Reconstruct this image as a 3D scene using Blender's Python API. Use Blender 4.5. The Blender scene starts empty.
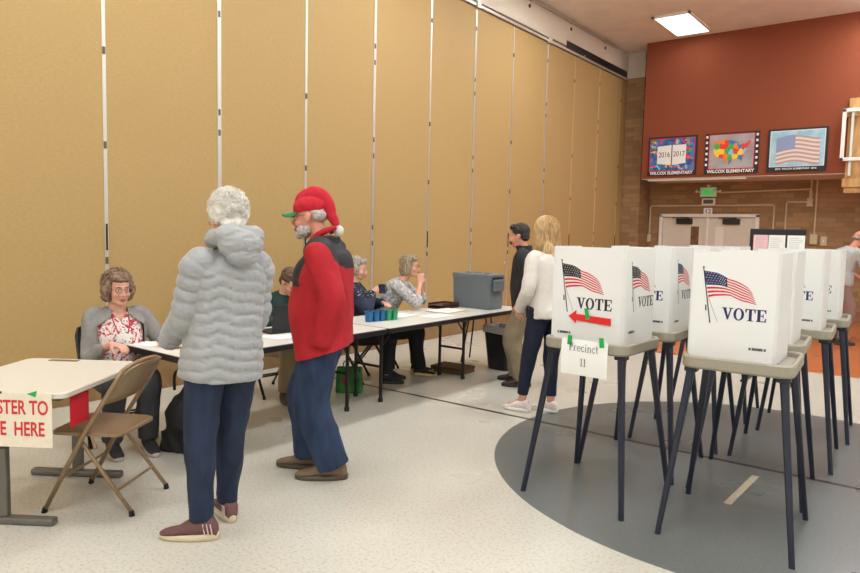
import bpy, bmesh, math, random
from mathutils import Vector, Matrix, noise
R = math.radians
PI = math.pi
random.seed(7)
scene = bpy.context.scene
COL = scene.collection
V = Vector

# ------------------------------------------------------------------ materials
def lin(c):
    return tuple((x/255/12.92 if x/255 <= .04045 else ((x/255+.055)/1.055)**2.4) for x in c[:3]) + (1,)

def nd(nt, typ, **kw):
    n = nt.nodes.new(typ)
    for k, v in kw.items():
        if k in n.inputs: n.inputs[k].default_value = v
        else: setattr(n, k, v)
    return n

def mat(name, c, rough=.6, metal=0, var=.0, vscale=20, bump=0, bscale=200, spec=.5, stretch=(1, 1, 1), c2=None, sheen=0, trans=0):
    m = bpy.data.materials.new(name); m.use_nodes = True
    nt = m.node_tree; b = nt.nodes['Principled BSDF']
    b.inputs['Roughness'].default_value = rough
    b.inputs['Metallic'].default_value = metal
    b.inputs['Specular IOR Level'].default_value = spec
    if sheen: b.inputs['Sheen Weight'].default_value = sheen
    if trans: b.inputs['Transmission Weight'].default_value = trans
    tc = nd(nt, 'ShaderNodeTexCoord'); mp = nd(nt, 'ShaderNodeMapping'); mp.inputs['Scale'].default_value = stretch
    nt.links.new(tc.outputs['Object'], mp.inputs['Vector'])
    base = lin(c)
    b.inputs['Base Color'].default_value = base
    if var or c2:
        n1 = nd(nt, 'ShaderNodeTexNoise', Scale=vscale, Detail=4)
        nt.links.new(mp.outputs[0], n1.inputs['Vector'])
        r = nd(nt, 'ShaderNodeValToRGB')
        if c2: r.color_ramp.elements[0].color = lin(c2); r.color_ramp.elements[1].color = base
        else:
            r.color_ramp.elements[0].color = tuple(x*(1-var) for x in base[:3])+(1,)
            r.color_ramp.elements[1].color = tuple(min(1, x*(1+var)) for x in base[:3])+(1,)
        r.color_ramp.elements[0].position = .35; r.color_ramp.elements[1].position = .65
        nt.links.new(n1.outputs['Fac'], r.inputs['Fac']); nt.links.new(r.outputs['Color'], b.inputs['Base Color'])
    if bump:
        n2 = nd(nt, 'ShaderNodeTexNoise', Scale=bscale, Detail=3)
        nt.links.new(mp.outputs[0], n2.inputs['Vector'])
        bp = nd(nt, 'ShaderNodeBump', Strength=bump, Distance=.01)
        nt.links.new(n2.outputs['Fac'], bp.inputs['Height']); nt.links.new(bp.outputs[0], b.inputs['Normal'])
    return m

def emis(name, c, s):
    m = bpy.data.materials.new(name); m.use_nodes = True
    b = m.node_tree.nodes['Principled BSDF']
    b.inputs['Base Color'].default_value = lin(c); b.inputs['Emission Color'].default_value = lin(c)
    b.inputs['Emission Strength'].default_value = s
    return m

# ------------------------------------------------------------------ mesh helpers
def box(bm, x0, y0, z0, x1, y1, z1, bev=0, M=None):
    vs = [bm.verts.new(((x0, x1)[i & 1], (y0, y1)[i >> 1 & 1], (z0, z1)[i >> 2 & 1])) for i in range(8)]
    fs = [bm.faces.new([vs[i] for i in q]) for q in ((0, 2, 3, 1), (4, 5, 7, 6), (0, 1, 5, 4), (2, 6, 7, 3), (0, 4, 6, 2), (1, 3, 7, 5))]
    if bev:
        es = list({e for f in fs for e in f.edges})
        r = bmesh.ops.bevel(bm, geom=es, offset=bev, segments=2, affect='EDGES', profile=.5)
        vs = list({v for f in r['faces'] for v in f.verts} | {v for v in vs if v.is_valid})
    if M is not None: bmesh.ops.transform(bm, matrix=M, verts=[v for v in vs if v.is_valid])
    return vs

def loft(bm, rings, caps=True):
    R_ = [[bm.verts.new(p) for p in r] for r in rings]
    n = len(R_[0])
    for a, b in zip(R_, R_[1:]):
        for i in range(n):
            bm.faces.new((a[i], a[(i+1) % n], b[(i+1) % n], b[i]))
    if caps:
        bm.faces.new(list(reversed(R_[0]))); bm.faces.new(R_[-1])
    return R_

def frames(pts):
    pts = [V(p) for p in pts]; out = []
    prev = None
    for i, p in enumerate(pts):
        t = (pts[min(i+1, len(pts)-1)] - pts[max(i-1, 0)]).normalized()
        if prev is None:
            a = V((0, 0, 1)) if abs(t.z) < .9 else V((0, 1, 0))
            u = a.cross(t).normalized()
        else:
            u = (prev - t*prev.dot(t)).normalized()
        prev = u; out.append((p, u, t.cross(u).normalized(), t))
    return out

def catmull(pts, n):
    pts = [tuple(p) if hasattr(p, '__len__') else (p,) for p in pts]
    out = []
    m = len(pts)
    for i in range(m-1):
        p0, p1, p2, p3 = pts[max(i-1, 0)], pts[i], pts[i+1], pts[min(i+2, m-1)]
        for k in range(n):
            t = k/n
            out.append(tuple(.5*((2*b)+(-a+c)*t+(2*a-5*b+4*c-d)*t*t+(-a+3*b-3*c+d)*t**3) for a, b, c, d in zip(p0, p1, p2, p3)))
    out.append(pts[-1])
    return out

def tube(bm, pts, r, n=10, flat=1.0, smooth=0, roundcap=False, disp=None):
    rs = list(r) if hasattr(r, '__len__') else [r]*len(pts)
    if smooth:
        q = catmull([tuple(p)+(x,) for p, x in zip(pts, rs)], smooth)
        pts = [V(a[:3]) for a in q]; rs = [a[3] for a in q]
    pts = [V(p) for p in pts]
    if roundcap:
        d0 = (pts[0]-pts[1]).normalized(); d1 = (pts[-1]-pts[-2]).normalized()
        pts = [pts[0]+d0*rs[0]*.85, pts[0]+d0*rs[0]*.5]+pts+[pts[-1]+d1*rs[-1]*.5, pts[-1]+d1*rs[-1]*.85]
        rs = [rs[0]*.4, rs[0]*.85]+rs+[rs[-1]*.85, rs[-1]*.4]
    rings = []; s = 0; last = None
    for (p, u, v, t), rr in zip(frames(pts), rs):
        if last is not None: s += (p-last).length
        last = p
        ring = []
        for k in range(n):
            a = 2*PI*k/n
            q = rr+(disp(s, a) if disp else 0)
            ring.append(p+u*math.cos(a)*q+v*math.sin(a)*q*flat)
        rings.append(ring)
    return loft(bm, rings)

def ell(bm, c, r, rot=None, seg=16):
    M = Matrix.Translation(c) @ (rot.to_4x4() if rot is not None else Matrix.Identity(4)) @ Matrix.Diagonal((r[0], r[1], r[2], 1))
    bmesh.ops.create_uvsphere(bm, u_segments=seg, v_segments=seg//2+2, radius=1, matrix=M)

def cyl(bm, p0, p1, r0, r1=None, n=16):
    r1 = r0 if r1 is None else r1
    return tube(bm, [p0, p1], [r0, r1], n=n)

def rrect(w, d, r, n=5):
    o = []
    for cx, cy, a0 in ((w-r, d-r, 0), (-w+r, d-r, 90), (-w+r, -d+r, 180), (w-r, -d+r, 270)):
        for k in range(n+1):
            a = R(a0+90*k/n); o.append((cx+r*math.cos(a), cy+r*math.sin(a)))
    return o

def obj(name, bm, m=None, parent=None, smooth=False, loc=None, keep=False):
    me = bpy.data.meshes.new(name)
    bmesh.ops.recalc_face_normals(bm, faces=bm.faces)
    bm.to_mesh(me); bm.free()
    if smooth:
        for p in me.polygons: p.use_smooth = True
    o = bpy.data.objects.new(name, me); COL.objects.link(o)
    if m:
        for x in (m if isinstance(m, (list, tuple)) else [m]): me.materials.append(x)
    if parent: o.parent = parent
    if loc: o.location = loc
    return o

def B(): return bmesh.new()
def tag(o, label, cat, group=None):
    o['label'] = label; o['category'] = cat
    if group: o['group'] = group
    return o
def thing(name, label, cat, loc=(0, 0, 0), rz=0, group=None):
    o = bpy.data.objects.new(name, None); COL.objects.link(o)
    o.empty_display_size = .1
    o.location = loc; o.rotation_euler = (0, 0, rz)
    return tag(o, label, cat, group)
def struct(o):
    o['kind'] = 'structure'; return o
def dup(root, loc, rz, label, group=None):
    def cp(o, par):
        c = o.copy(); COL.objects.link(c); c.parent = par
        for ch in list(o.children): cp(ch, c)
        return c
    r = cp(root, None); r.location = loc; r.rotation_euler = (0, 0, rz)
    r['label'] = label
    if group: r['group'] = group
    return r

def wrinkle(me, amp, sc=(8, 8, 5), seed=0):
    if not amp: return
    me.update()
    ns = [v.normal.copy() for v in me.vertices]
    for v, nn in zip(me.vertices, ns):
        q = V((v.co.x*sc[0]+seed, v.co.y*sc[1], v.co.z*sc[2]))
        f = noise.noise(q)+.5*noise.noise(q*2.3)
        f = 1-abs(f)*2.2
        v.co += nn*amp*f

def fuse(name, bm, m, parent, vox=.007, sm=2, wr=0, wsc=(8, 8, 5), cut=None, pick=None, seed=0, push=None):
    """join overlapping closed shells into one continuous surface"""
    me = bpy.data.meshes.new(name); bmesh.ops.recalc_face_normals(bm, faces=bm.faces)
    bmesh.ops.triangulate(bm, faces=bm.faces)
    bm.to_mesh(me); bm.free()
    t = bpy.data.objects.new('tmp', me); COL.objects.link(t)
    md = t.modifiers.new('r', 'REMESH'); md.mode = 'VOXEL'; md.voxel_size = vox; md.adaptivity = 0
    if sm:
        s = t.modifiers.new('s', 'SMOOTH'); s.factor = .5; s.iterations = sm
    dg = bpy.context.evaluated_depsgraph_get(); dg.update()
    out = bpy.data.meshes.new_from_object(t.evaluated_get(dg))
    bpy.data.objects.remove(t); bpy.data.meshes.remove(me)
    wrinkle(out, wr, wsc, seed)
    if push:
        for v in out.vertices: v.co += push(v.co)
    if cut:
        b = bmesh.new(); b.from_mesh(out)
        bmesh.ops.delete(b, geom=[f for f in b.faces if cut(f.calc_center_median())], context='FACES')
        b.to_mesh(out); b.free()
    out.name = name
    o = bpy.data.objects.new(name, out); COL.objects.link(o)
    out.materials.clear()
    for x in (m if isinstance(m, (list, tuple)) else [m]): out.materials.append(x)
    for p in out.polygons:
        p.use_smooth = True
        p.material_index = pick(p.center) if pick else 0
    o.parent = parent
    return o

def text(name, body, size, m, parent, M, ext=.0005, sx=1, bold=0, align='CENTER', spacing=1):
    cu = bpy.data.curves.new('t', 'FONT'); cu.body = body; cu.size = size; cu.extrude = ext
    cu.align_x = align; cu.align_y = 'CENTER'; cu.offset = bold; cu.space_character = spacing
    t = bpy.data.objects.new('t', cu); COL.objects.link(t)
    dg = bpy.context.evaluated_depsgraph_get(); dg.update()
    me = bpy.data.meshes.new_from_object(t.evaluated_get(dg))
    bpy.data.objects.remove(t); bpy.data.curves.remove(cu)
    me.transform(M @ Matrix.Diagonal((sx, 1, 1, 1)))
    me.name = name; me.materials.clear(); me.materials.append(m)
    o = bpy.data.objects.new(name, me); COL.objects.link(o); o.parent = parent
    return o

def plane_mx(origin, ux, uy):
    ux = V(ux).normalized(); uy = V(uy).normalized(); n = ux.cross(uy)
    M = Matrix((ux, uy, n)).transposed().to_4x4(); M.translation = V(origin)
    return M

# ------------------------------------------------------------------ camera
cam = bpy.data.cameras.new('camera'); co = bpy.data.objects.new('camera', cam); COL.objects.link(co)
cam.lens = 679/860*36; cam.sensor_width = 36; cam.clip_end = 100
Mr = Matrix(((0.79138821, -0.06754596, 0.60757078), (0.6108955, 0.05061706, -0.79009151), (0.02261405, 0.99643136, 0.08132126))).to_4x4()
Mr.translation = (0, 0, 1.55)
co.matrix_world = Mr
scene.camera = co

# ------------------------------------------------------------------ surface materials
M_ = {}
M_['metal'] = mat('brushed aluminium', (205, 200, 188), .35, .6)
M_['dark'] = mat('dark metal', (38, 36, 36), .45, .3)
M_['black'] = mat('black plastic', (22, 22, 25), .5)
M_['white'] = mat('white paint', (235, 230, 218), .5)
M_['ceiling'] = mat('painted ceiling', (236, 228, 214), .9, var=.04, vscale=3, bump=.1, bscale=60)
M_['soffit'] = mat('soffit paint', (214, 202, 182), .8, var=.03, vscale=2)
M_['brown'] = mat('brown base', (138, 106, 66), .7, var=.1, vscale=8)
M_['paper'] = mat('white paper', (238, 236, 228), .8)
M_['green'] = mat('green tape', (20, 165, 75), .5)
M_['red'] = mat('red print', (206, 30, 38), .6)
M_['navy'] = mat('navy print', (28, 32, 84), .6)
M_['ink'] = mat('black print', (26, 26, 34), .6)

def floor_material():
    m = bpy.data.materials.new('waxed speckled floor'); m.use_nodes = True
    nt = m.node_tree; b = nt.nodes['Principled BSDF']; L = nt.links.new
    tc = nd(nt, 'ShaderNodeTexCoord'); sep = nd(nt, 'ShaderNodeSeparateXYZ'); L(tc.outputs['Object'], sep.inputs[0])
    def math_(op, a, bb=None):
        n = nd(nt, 'ShaderNodeMath', operation=op)
        for i, x in enumerate((a, bb)):
            if x is None: continue
            if isinstance(x, (int, float)): n.inputs[i].default_value = x
            else: L(x, n.inputs[i])
        return n.outputs[0]
    def mix(f, a, bb):
        n = nd(nt, 'ShaderNodeMix', data_type='RGBA')
        L(f, n.inputs[0])
        for i, x in ((6, a), (7, bb)):
            if isinstance(x, tuple): n.inputs[i].default_value = x
            else: L(x, n.inputs[i])
        return n.outputs[2]
    X, Y = sep.outputs[0], sep.outputs[1]
    dx = math_('ADD', X, .9); dy = math_('SUBTRACT', Y, 4.94)
    d = math_('SQRT', math_('ADD', math_('MULTIPLY', dx, dx), math_('MULTIPLY', dy, dy)))
    circ = math_('LESS_THAN', d, 1.83)
    line = math_('LESS_THAN', math_('ABSOLUTE', dy), .02)
    orange = math_('GREATER_THAN', Y, 8.97)
    big = nd(nt, 'ShaderNodeTexNoise', Scale=1.3, Detail=2); L(tc.outputs['Object'], big.inputs['Vector'])
    sp = nd(nt, 'ShaderNodeTexNoise', Scale=55, Detail=4, Roughness=.75); L(tc.outputs['Object'], sp.inputs['Vector'])
    def ramp(fac, p0, p1, c0, c1):
        r = nd(nt, 'ShaderNodeValToRGB'); e = r.color_ramp.elements
        e[0].position = p0; e[1].position = p1; e[0].color = lin(c0); e[1].color = lin(c1); L(fac, r.inputs[0]); return r.outputs[0]
    cream = ramp(sp.outputs['Fac'], .33, .5, (164, 154, 134), (200, 195, 181))
    cream = mix(math_('MULTIPLY', big.outputs['Fac'], .35), cream, lin((188, 182, 167)))
    grey = ramp(sp.outputs['Fac'], .3, .62, (90, 93, 90), (110, 113, 110))
    grey = mix(math_('MULTIPLY', big.outputs['Fac'], .6), grey, lin((98, 99, 95)))
    wood = ramp(sp.outputs['Fac'], .3, .7, (170, 92, 50), (192, 112, 66))
    c = mix(circ, cream, grey); c = mix(line, c, lin((34, 32, 36))); c = mix(orange, c, wood)
    L(c, b.inputs['Base Color'])
    rr = nd(nt, 'ShaderNodeTexNoise', Scale=1.6, Detail=2); L(tc.outputs['Object'], rr.inputs['Vector'])
    mr = nd(nt, 'ShaderNodeMapRange'); mr.inputs['To Min'].default_value = .24; mr.inputs['To Max'].default_value = .34
    L(rr.outputs['Fac'], mr.inputs['Value']); L(mr.outputs[0], b.inputs['Roughness'])
    b.inputs['Specular IOR Level'].default_value = .5
    return m

def brick_material(name='brown brick', along='X', c1=(166, 130, 88), c2=(140, 106, 70)):
    m = bpy.data.materials.new(name); m.use_nodes = True
    nt = m.node_tree; b = nt.nodes['Principled BSDF']; L = nt.links.new
    tc = nd(nt, 'ShaderNodeTexCoord'); sep = nd(nt, 'ShaderNodeSeparateXYZ'); L(tc.outputs['Object'], sep.inputs[0])
    add = nd(nt, 'ShaderNodeMath', operation='ADD'); L(sep.outputs[0], add.inputs[0]); L(sep.outputs[1], add.inputs[1])
    cb = nd(nt, 'ShaderNodeCombineXYZ'); L(add.outputs[0], cb.inputs[0]); L(sep.outputs[2], cb.inputs[1])
    br = nd(nt, 'ShaderNodeTexBrick'); L(cb.outputs[0], br.inputs['Vector'])
    br.inputs['Scale'].default_value = 1; br.inputs['Brick Width'].default_value = .3; br.inputs['Row Height'].default_value = .095
    br.inputs['Mortar Size'].default_value = .006; br.inputs['Mortar Smooth'].default_value = .4
    br.inputs['Color1'].default_value = lin(c1); br.inputs['Color2'].default_value = lin(c2); br.inputs['Mortar'].default_value = lin((136, 108, 78))
    n1 = nd(nt, 'ShaderNodeTexNoise', Scale=1.5, Detail=3); L(tc.outputs['Object'], n1.inputs['Vector'])
    mx = nd(nt, 'ShaderNodeMix', data_type='RGBA', blend_type='MULTIPLY'); mx.inputs[0].default_value = .4
    L(br.outputs['Color'], mx.inputs[6]); L(n1.outputs['Color'], mx.inputs[7]); 
    L(br.outputs['Color'], b.inputs['Base Color'])
    bp = nd(nt, 'ShaderNodeBump', Strength=.4, Distance=.01); L(br.outputs['Fac'], bp.inputs['Height']); bp.invert = True; L(bp.outputs[0], b.inputs['Normal'])
    b.inputs['Roughness'].default_value = .75
    return m

def panel_material():
    m = bpy.data.materials.new('tan partition vinyl'); m.use_nodes = True
    nt = m.node_tree; b = nt.nodes['Principled BSDF']; L = nt.links.new
    tc = nd(nt, 'ShaderNodeTexCoord')
    mp = nd(nt, 'ShaderNodeMapping'); mp.inputs['Scale'].default_value = (1, 1, 3.2); L(tc.outputs['Object'], mp.inputs[0])
    n1 = nd(nt, 'ShaderNodeTexNoise', Scale=26, Detail=5, Roughness=.7); L(mp.outputs[0], n1.inputs['Vector'])
    mp2 = nd(nt, 'ShaderNodeMapping'); mp2.inputs['Scale'].default_value = (1, 1, .8); L(tc.outputs['Object'], mp2.inputs[0])
    n2 = nd(nt, 'ShaderNodeTexNoise', Scale=2.2, Detail=4); L(mp2.outputs[0], n2.inputs['Vector'])
    r = nd(nt, 'ShaderNodeValToRGB'); e = r.color_ramp.elements
    e[0].position = .36; e[1].position = .62; e[0].color = lin((168, 136, 82)); e[1].color = lin((184, 152, 97)); L(n1.outputs['Fac'], r.inputs[0])
    mx = nd(nt, 'ShaderNodeMix', data_type='RGBA'); L(n2.outputs['Fac'], mx.inputs[0]); L(r.outputs[0], mx.inputs[6]); mx.inputs[7].default_value = lin((174, 143, 88))
    L(mx.outputs[2], b.inputs['Base Color'])
    bp = nd(nt, 'ShaderNodeBump', Strength=.15, Distance=.005); L(n1.outputs['Fac'], bp.inputs['Height']); L(bp.outputs[0], b.inputs['Normal'])
    b.inputs['Roughness'].default_value = .65
    return m
M_['partition'] = panel_material()
M_['brick'] = brick_material()
M_['redwall'] = mat('rust red wall panel', (138, 68, 38), .85, var=.06, vscale=40, bump=.2, bscale=150)

# ------------------------------------------------------------------ the room
XL, XR, YF, YB, ZC = -5.885, 4.3, -5.3, 15.2, 5.49
b = B(); box(b, XL-.3, YF-.2, -.1, XR+.2, YB+.3, 0); struct(obj('floor', b, floor_material()))
b = B(); box(b, XL-.3, YF-.2, ZC, XR+.2, YB+.3, ZC+.1); struct(obj('ceiling', b, M_['ceiling']))
M_['hinge'] = mat('dull hinge metal', (104, 90, 70), .5, .3)
M_['seamtan'] = mat('tan seam trim', (196, 164, 112), .6)
# folding partition wall
SEAM = [-4.99, -3.85, -2.71, -1.57, -.43, .71, 1.85, 2.99, 4.145, 5.288, 6.415, 7.557, 8.64, 9.74, 10.89, 11.98, 13.1, 14.2]
b = B(); box(b, XL-.12, YF-.2, 0, XL-.012, YB+.3, ZC); wl = struct(obj('wall_left', b, M_['brown']))
def child(name, bm, m, par): 
    o = obj(name, bm, m, par); return o
edges = [YF-.2]+SEAM+[14.52]
for y0, y1 in zip(edges, edges[1:]):
    b = B(); box(b, XL-.012, y0+.006, .29, XL, y1-.006, 4.88, bev=.003); child('partition_panel', b, M_['partition'], wl)
for i, y in enumerate(SEAM):
    w = .016 if i % 2 else .022
    b = B(); box(b, XL-.011, y-w, .29, XL+.004+.004*(i % 2 == 0), y+w, 4.88)
    b2 = child('seam_strip', b, M_['metal'] if y < 11.5 else M_['seamtan'], wl)
    b = B()
    for z in (1.35, 1.55, 2.45, 2.65, 3.6, 3.8, 4.55) if i % 2 == 0 else (1.2, 2.2, 3.0, 4.4):
        box(b, XL, y-.012, z, XL+.014, y+.01, z+.06, bev=.002)
    child('hinge', b, M_['hinge'], wl)
    if i % 2:
        b = B(); box(b, XL+.004, y-.006, 1.32, XL+.014, y+.006, 1.55); child('seam_latch', b, M_['dark'], wl)
b = B(); box(b, XL-.01, YF, 0, XL+.012, 14.5, .27, bev=.004); struct(obj('baseboard_left', b, M_['brown']))
# overhead track and soffit
b = B(); box(b, XL-.1, YF-.2, 4.9, XL+.03, 14.52, 4.94)
box(b, XL-.1, YF-.2, 4.965, XL+.035, 11.0, 4.985); t = struct(obj('trim_1', b, M_['metal']))
b = B()
for y in (8.64, 10.89): box(b, XL, y-.05, 4.87, XL+.06, y+.05, 4.99, bev=.008)
for k in range(12): cyl(b, (XL+.03, YF+k*1.6, 4.955), (XL+.05, YF+k*1.6, 4.955), .012)
child('track_bracket', b, M_['metal'], t)
b = B(); box(b, XL-.1, YF-.2, 5.0, XL+.0, 11.6, ZC); box(b, XL-.1, 11.6, 5.1, XL+.0, YB, ZC); box(b, XL-.1, 14.55, 4.95, -5.5, YB, ZC)
sf = struct(obj('trim_2', b, M_['soffit']))
b = B()
for k in range(10):
    y = 10.2+1.55*(k-5); cyl(b, (XL, y, 5.33), (XL+.012, y, 5.33), .03)
child('soffit_socket', b, M_['dark'], sf)
b = B(); box(b, XL-.1, 11.6, 4.94, XL-.01, 14.5, 5.105); child('shadow_gap', b, M_['black'], sf)  # black box in the gap, its shade put in as colour
b = B(); tube(b, [(XL+.04, YF, 5.44), (XL+.04, 13.9, 5.44)], .022, n=10)
for k in range(13): box(b, XL, YF+.5+k*1.5, 5.41, XL+.065, YF+.54+k*1.5, 5.47)
struct(obj('trim_3', b, M_['metal'])) 
# corner brick pier, back wall, overhanging rust upper wall
b = B(); box(b, XL-.05, 14.55, 0, -5.5, YB+.2, 4.95); struct(obj('wall_corner', b, M_['brick']))
b = B()
box(b, XL, YB, 0, -5.22, YB+.2, 2.8); box(b, -3.2, YB, 0, XR, YB+.2, 2.8); box(b, -5.22, YB, 2.04, -3.2, YB+.2, 2.8)
box(b, XL, YB+.2, 0, XR, YB+.3, 3)
struct(obj('wall_back', b, M_['brick']))
b = B(); box(b, -5.275, 14.0, 2.735, XR, YB+.3, ZC); up = struct(obj('wall_back_upper', b, M_['redwall']))
b = B(); box(b, -5.265, 14.01, 2.72, XR, YB+.3, 2.733); child('soffit_panel', b, M_['soffit'], up)
b = B(); box(b, XR, YF-.2, 0, XR+.2, YB+.3, ZC); struct(obj('wall_right', b, mat('right wall paint', (232, 232, 230), .8)))
b = B(); box(b, XL-.3, YF-.2, 0, XR+.2, YF, ZC); struct(obj('wall_front', b, mat('front wall paint', (232, 232, 230), .8)))
# double door
M_['door'] = mat('cream door paint', (214, 204, 184), .5, var=.02)
b = B()
box(b, -5.25, YB-.05, 0, -5.18, YB+.12, 2.04, bev=.006); box(b, -3.27, YB-.05, 0, -3.2, YB+.12, 2.04, bev=.006); box(b, -5.25, YB-.05, 1.98, -3.2, YB+.12, 2.05, bev=.006)
struct(obj('trim_4', b, M_['white']))
for k, (x0, x1) in enumerate(((-5.175, -4.24), (-4.21, -3.275))):
    b = B(); box(b, x0, YB+.01, .01, x1, YB+.06, 1.975, bev=.004); dr = struct(obj('door_%d' % (k+1), b, M_['door']))
    gx = x1-.24 if k == 0 else x0+.24
    b = B(); box(b, gx-.12, YB-.004, .95, gx+.12, YB+.012, 1.82, bev=.004); child('glass_frame', b, M_['door'], dr)
    b = B(); box(b, gx-.085, YB-.008, 1.0, gx+.085, YB-.002, 1.78)
    child('door_window', b, mat('door glass %d' % k, (120, 84, 62) if k == 0 else (232, 226, 214), .12, var=.25 if k == 0 else 0, vscale=9), dr)
    cx = (x0+x1)/2
    b = B(); box(b, cx-.17, YB-.06, 1.83, cx+.17, YB+.012, 1.95, bev=.01); tube(b, [(cx+.1, YB-.04, 1.96), (cx-.05, YB-.2, 1.965), (cx-.25, YB-.03, 1.965)], .012, n=6)
    child('door_closer', b, M_['dark'], dr)
    b = B(); tube(b, [(x0+.1, YB+.02, 1.0), (x0+.1, YB-.06, 1.0), (x1-.1, YB-.06, 1.0), (x1-.1, YB+.02, 1.0)], .018, n=8); child('push_bar', b, M_['metal'], dr)
b = B(); box(b, -4.245, YB-.03, .01, -4.205, YB+.05, 1.975, bev=.004); struct(obj('trim_5', b, M_['white']))

# exit sign, alarm box, number plate, conduits, outlets
Yw = YB-.001
t = thing('exit_sign', 'lit green exit sign above the double doors on the brown brick wall', 'exit sign', (-4.23, Yw, 2.41))
b = B(); box(b, -.165, -.09, 0, .165, 0, .2, bev=.012); box(b, -.03, -.07, .2, .03, 0, .25)
obj('housing', b, M_['white'], t)
b = B(); box(b, -.125, -.096, .025, .125, -.089, .178, bev=.003); obj('lit_face', b, emis('green sign glow', (60, 215, 110), .55), t)
text('lettering', 'EXIT', .15, mat('exit letters', (176, 214, 170), .6), t, plane_mx((0, -.0975, .1), (1, 0, 0), (0, 0, 1)), bold=.003)
for q in (-1, 1):
    b = B(); tube(b, [(q*.16, -.04, .1), (q*.24, -.04, .12)], .015); ell(b, (q*.24, -.05, .12), (.03, .03, .03)); obj('lamp_head', b, M_['white'], t)
t = thing('alarm_box', 'small cream box with dark window just under the exit sign', 'alarm box', (-4.22, Yw, 2.235))
b = B(); box(b, -.135, -.06, 0, .135, 0, .145, bev=.01); obj('housing', b, M_['white'], t)
b = B(); box(b, -.1, -.066, .03, .1, -.058, .115, bev=.004); obj('grille', b, mat('grille grey', (92, 92, 82), .6), t)
t = thing('number_plate', 'white plate reading 12 over the top of the double doors', 'sign', (-4.215, YB-.052, 2.02))
b = B(); box(b, -.09, -.012, 0, .09, 0, .155, bev=.003); obj('plate', b, M_['paper'], t)
text('numerals', '12', .13, M_['ink'], t, plane_mx((0, -.0135, .078), (1, 0, 0), (0, 0, 1)))
M_['conduit'] = mat('cream conduit', (206, 188, 150), .5)
def conduit(label, pts, boxes):
    t = thing('wall_conduit', label, 'conduit', (0, 0, 0))
    b = B(); tube(b, [(x, YB-.02, z) for x, z in pts], .016, n=8); obj('pipe', b, M_['conduit'], t)
    for x, z, w, h in boxes:
        b = B(); box(b, x-w/2, YB-.06, z-h/2, x+w/2, YB-.002, z+h/2, bev=.008); obj('junction_box', b, M_['conduit'], t)
conduit('cream conduit running over the double doors and down to a small box beside the corner', [(-5.47, 1.5), (-5.47, 2.2), (-5.44, 2.226), (-2.97, 2.232), (-2.94, 2.2), (-2.94, .4)], [(-5.47, 1.5, .09, .17)])
conduit('cream conduit running from the exit sign across to a tall box below the rust wall', [(-4.02, 2.5), (-2.33, 2.54), (-2.3, 2.54)], [])
conduit('cream conduit stepping down left from the small wall box above the notice board', [(-2.33, 2.29), (-2.7, 2.29), (-2.72, 2.27), (-2.72, .4)], [(-2.31, 2.28, .1, .17)])
conduit('thin cream conduit dropping from the rust wall to the tall junction box', [(-2.3, 2.76), (-2.3, 2.3)], [(-2.3, 2.42, .05, .22)])
conduit('long vertical cream conduit right of the posters ending in an outlet box', [(-2.2, 2.76), (-2.2, 1.6)], [(-2.2, 1.56, .13, .2)])
t = thing('wall_switch', 'small cream switch plate on the brick right of the long vertical conduit', 'wall switch', (-2.03, YB, 1.53))
b = B(); box(b, -.055, -.02, -.09, .055, 0, .09, bev=.006); obj('plate', b, M_['conduit'], t)
b = B(); box(b, -.012, -.035, -.02, .012, -.018, .02, bev=.003); obj('toggle', b, M_['white'], t)

M_['lampsoft'] = emis('soft lamp diffuser', (252, 250, 248), 3)
M_['lampglow'] = emis('lamp diffuser', (246, 248, 255), 17)
# ceiling lights (luminaires of the hall)
for i, y in enumerate((13.06, 9.7, 6.4, 2.9, -.6, -4.0)):
    for j, x in enumerate((-4.27, -.9, 2.45)):
        vis = (i == 0 and j == 0)
        t = thing('ceiling_light', 'bright rectangular ceiling light in front of the rust red wall' if vis else 'bright rectangular ceiling light out of frame overhead', 'ceiling light', (x, y, ZC-(.035 if vis else .06)), group=None if vis else 'ceiling lights overhead')
        b = B()
        for a in ((-.34, -.68, -.3, .68), (.3, -.68, .34, .68), (-.34, -.68, .34, -.64), (-.34, .64, .34, .68)): box(b, a[0], a[1], 0, a[2], a[3], .06)
        obj('frame', b, M_['white'], t)
        b = B(); box(b, -.29, -.64, .005 if vis else -.05, .29, .64, .03); obj('diffuser', b, M_['lampsoft'] if vis else M_['lampglow'], t)  # out-of-frame diffusers drop lower, glowing sides added to brighten the ceiling
        la = bpy.data.lights.new('ceiling_lamp', 'AREA'); la.shape = 'RECTANGLE'; la.size = .6; la.size_y = 1.26
        la.energy = 9 if vis else 46; la.color = (.86, .94, 1)
        lo = bpy.data.objects.new('lamp', la); COL.objects.link(lo); lo.parent = t; lo.location = (0, 0, .001 if vis else -.055)
w = bpy.data.worlds.new('w'); scene.world = w; w.use_nodes = True
w.node_tree.nodes['Background'].inputs[0].default_value = lin((245, 248, 255)); w.node_tree.nodes['Background'].inputs[1].default_value = .3
scene.view_settings.view_transform = 'Standard'; scene.view_settings.look = 'None'
scene.view_settings.exposure = -0.36; scene.view_settings.gamma = 1

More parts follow.
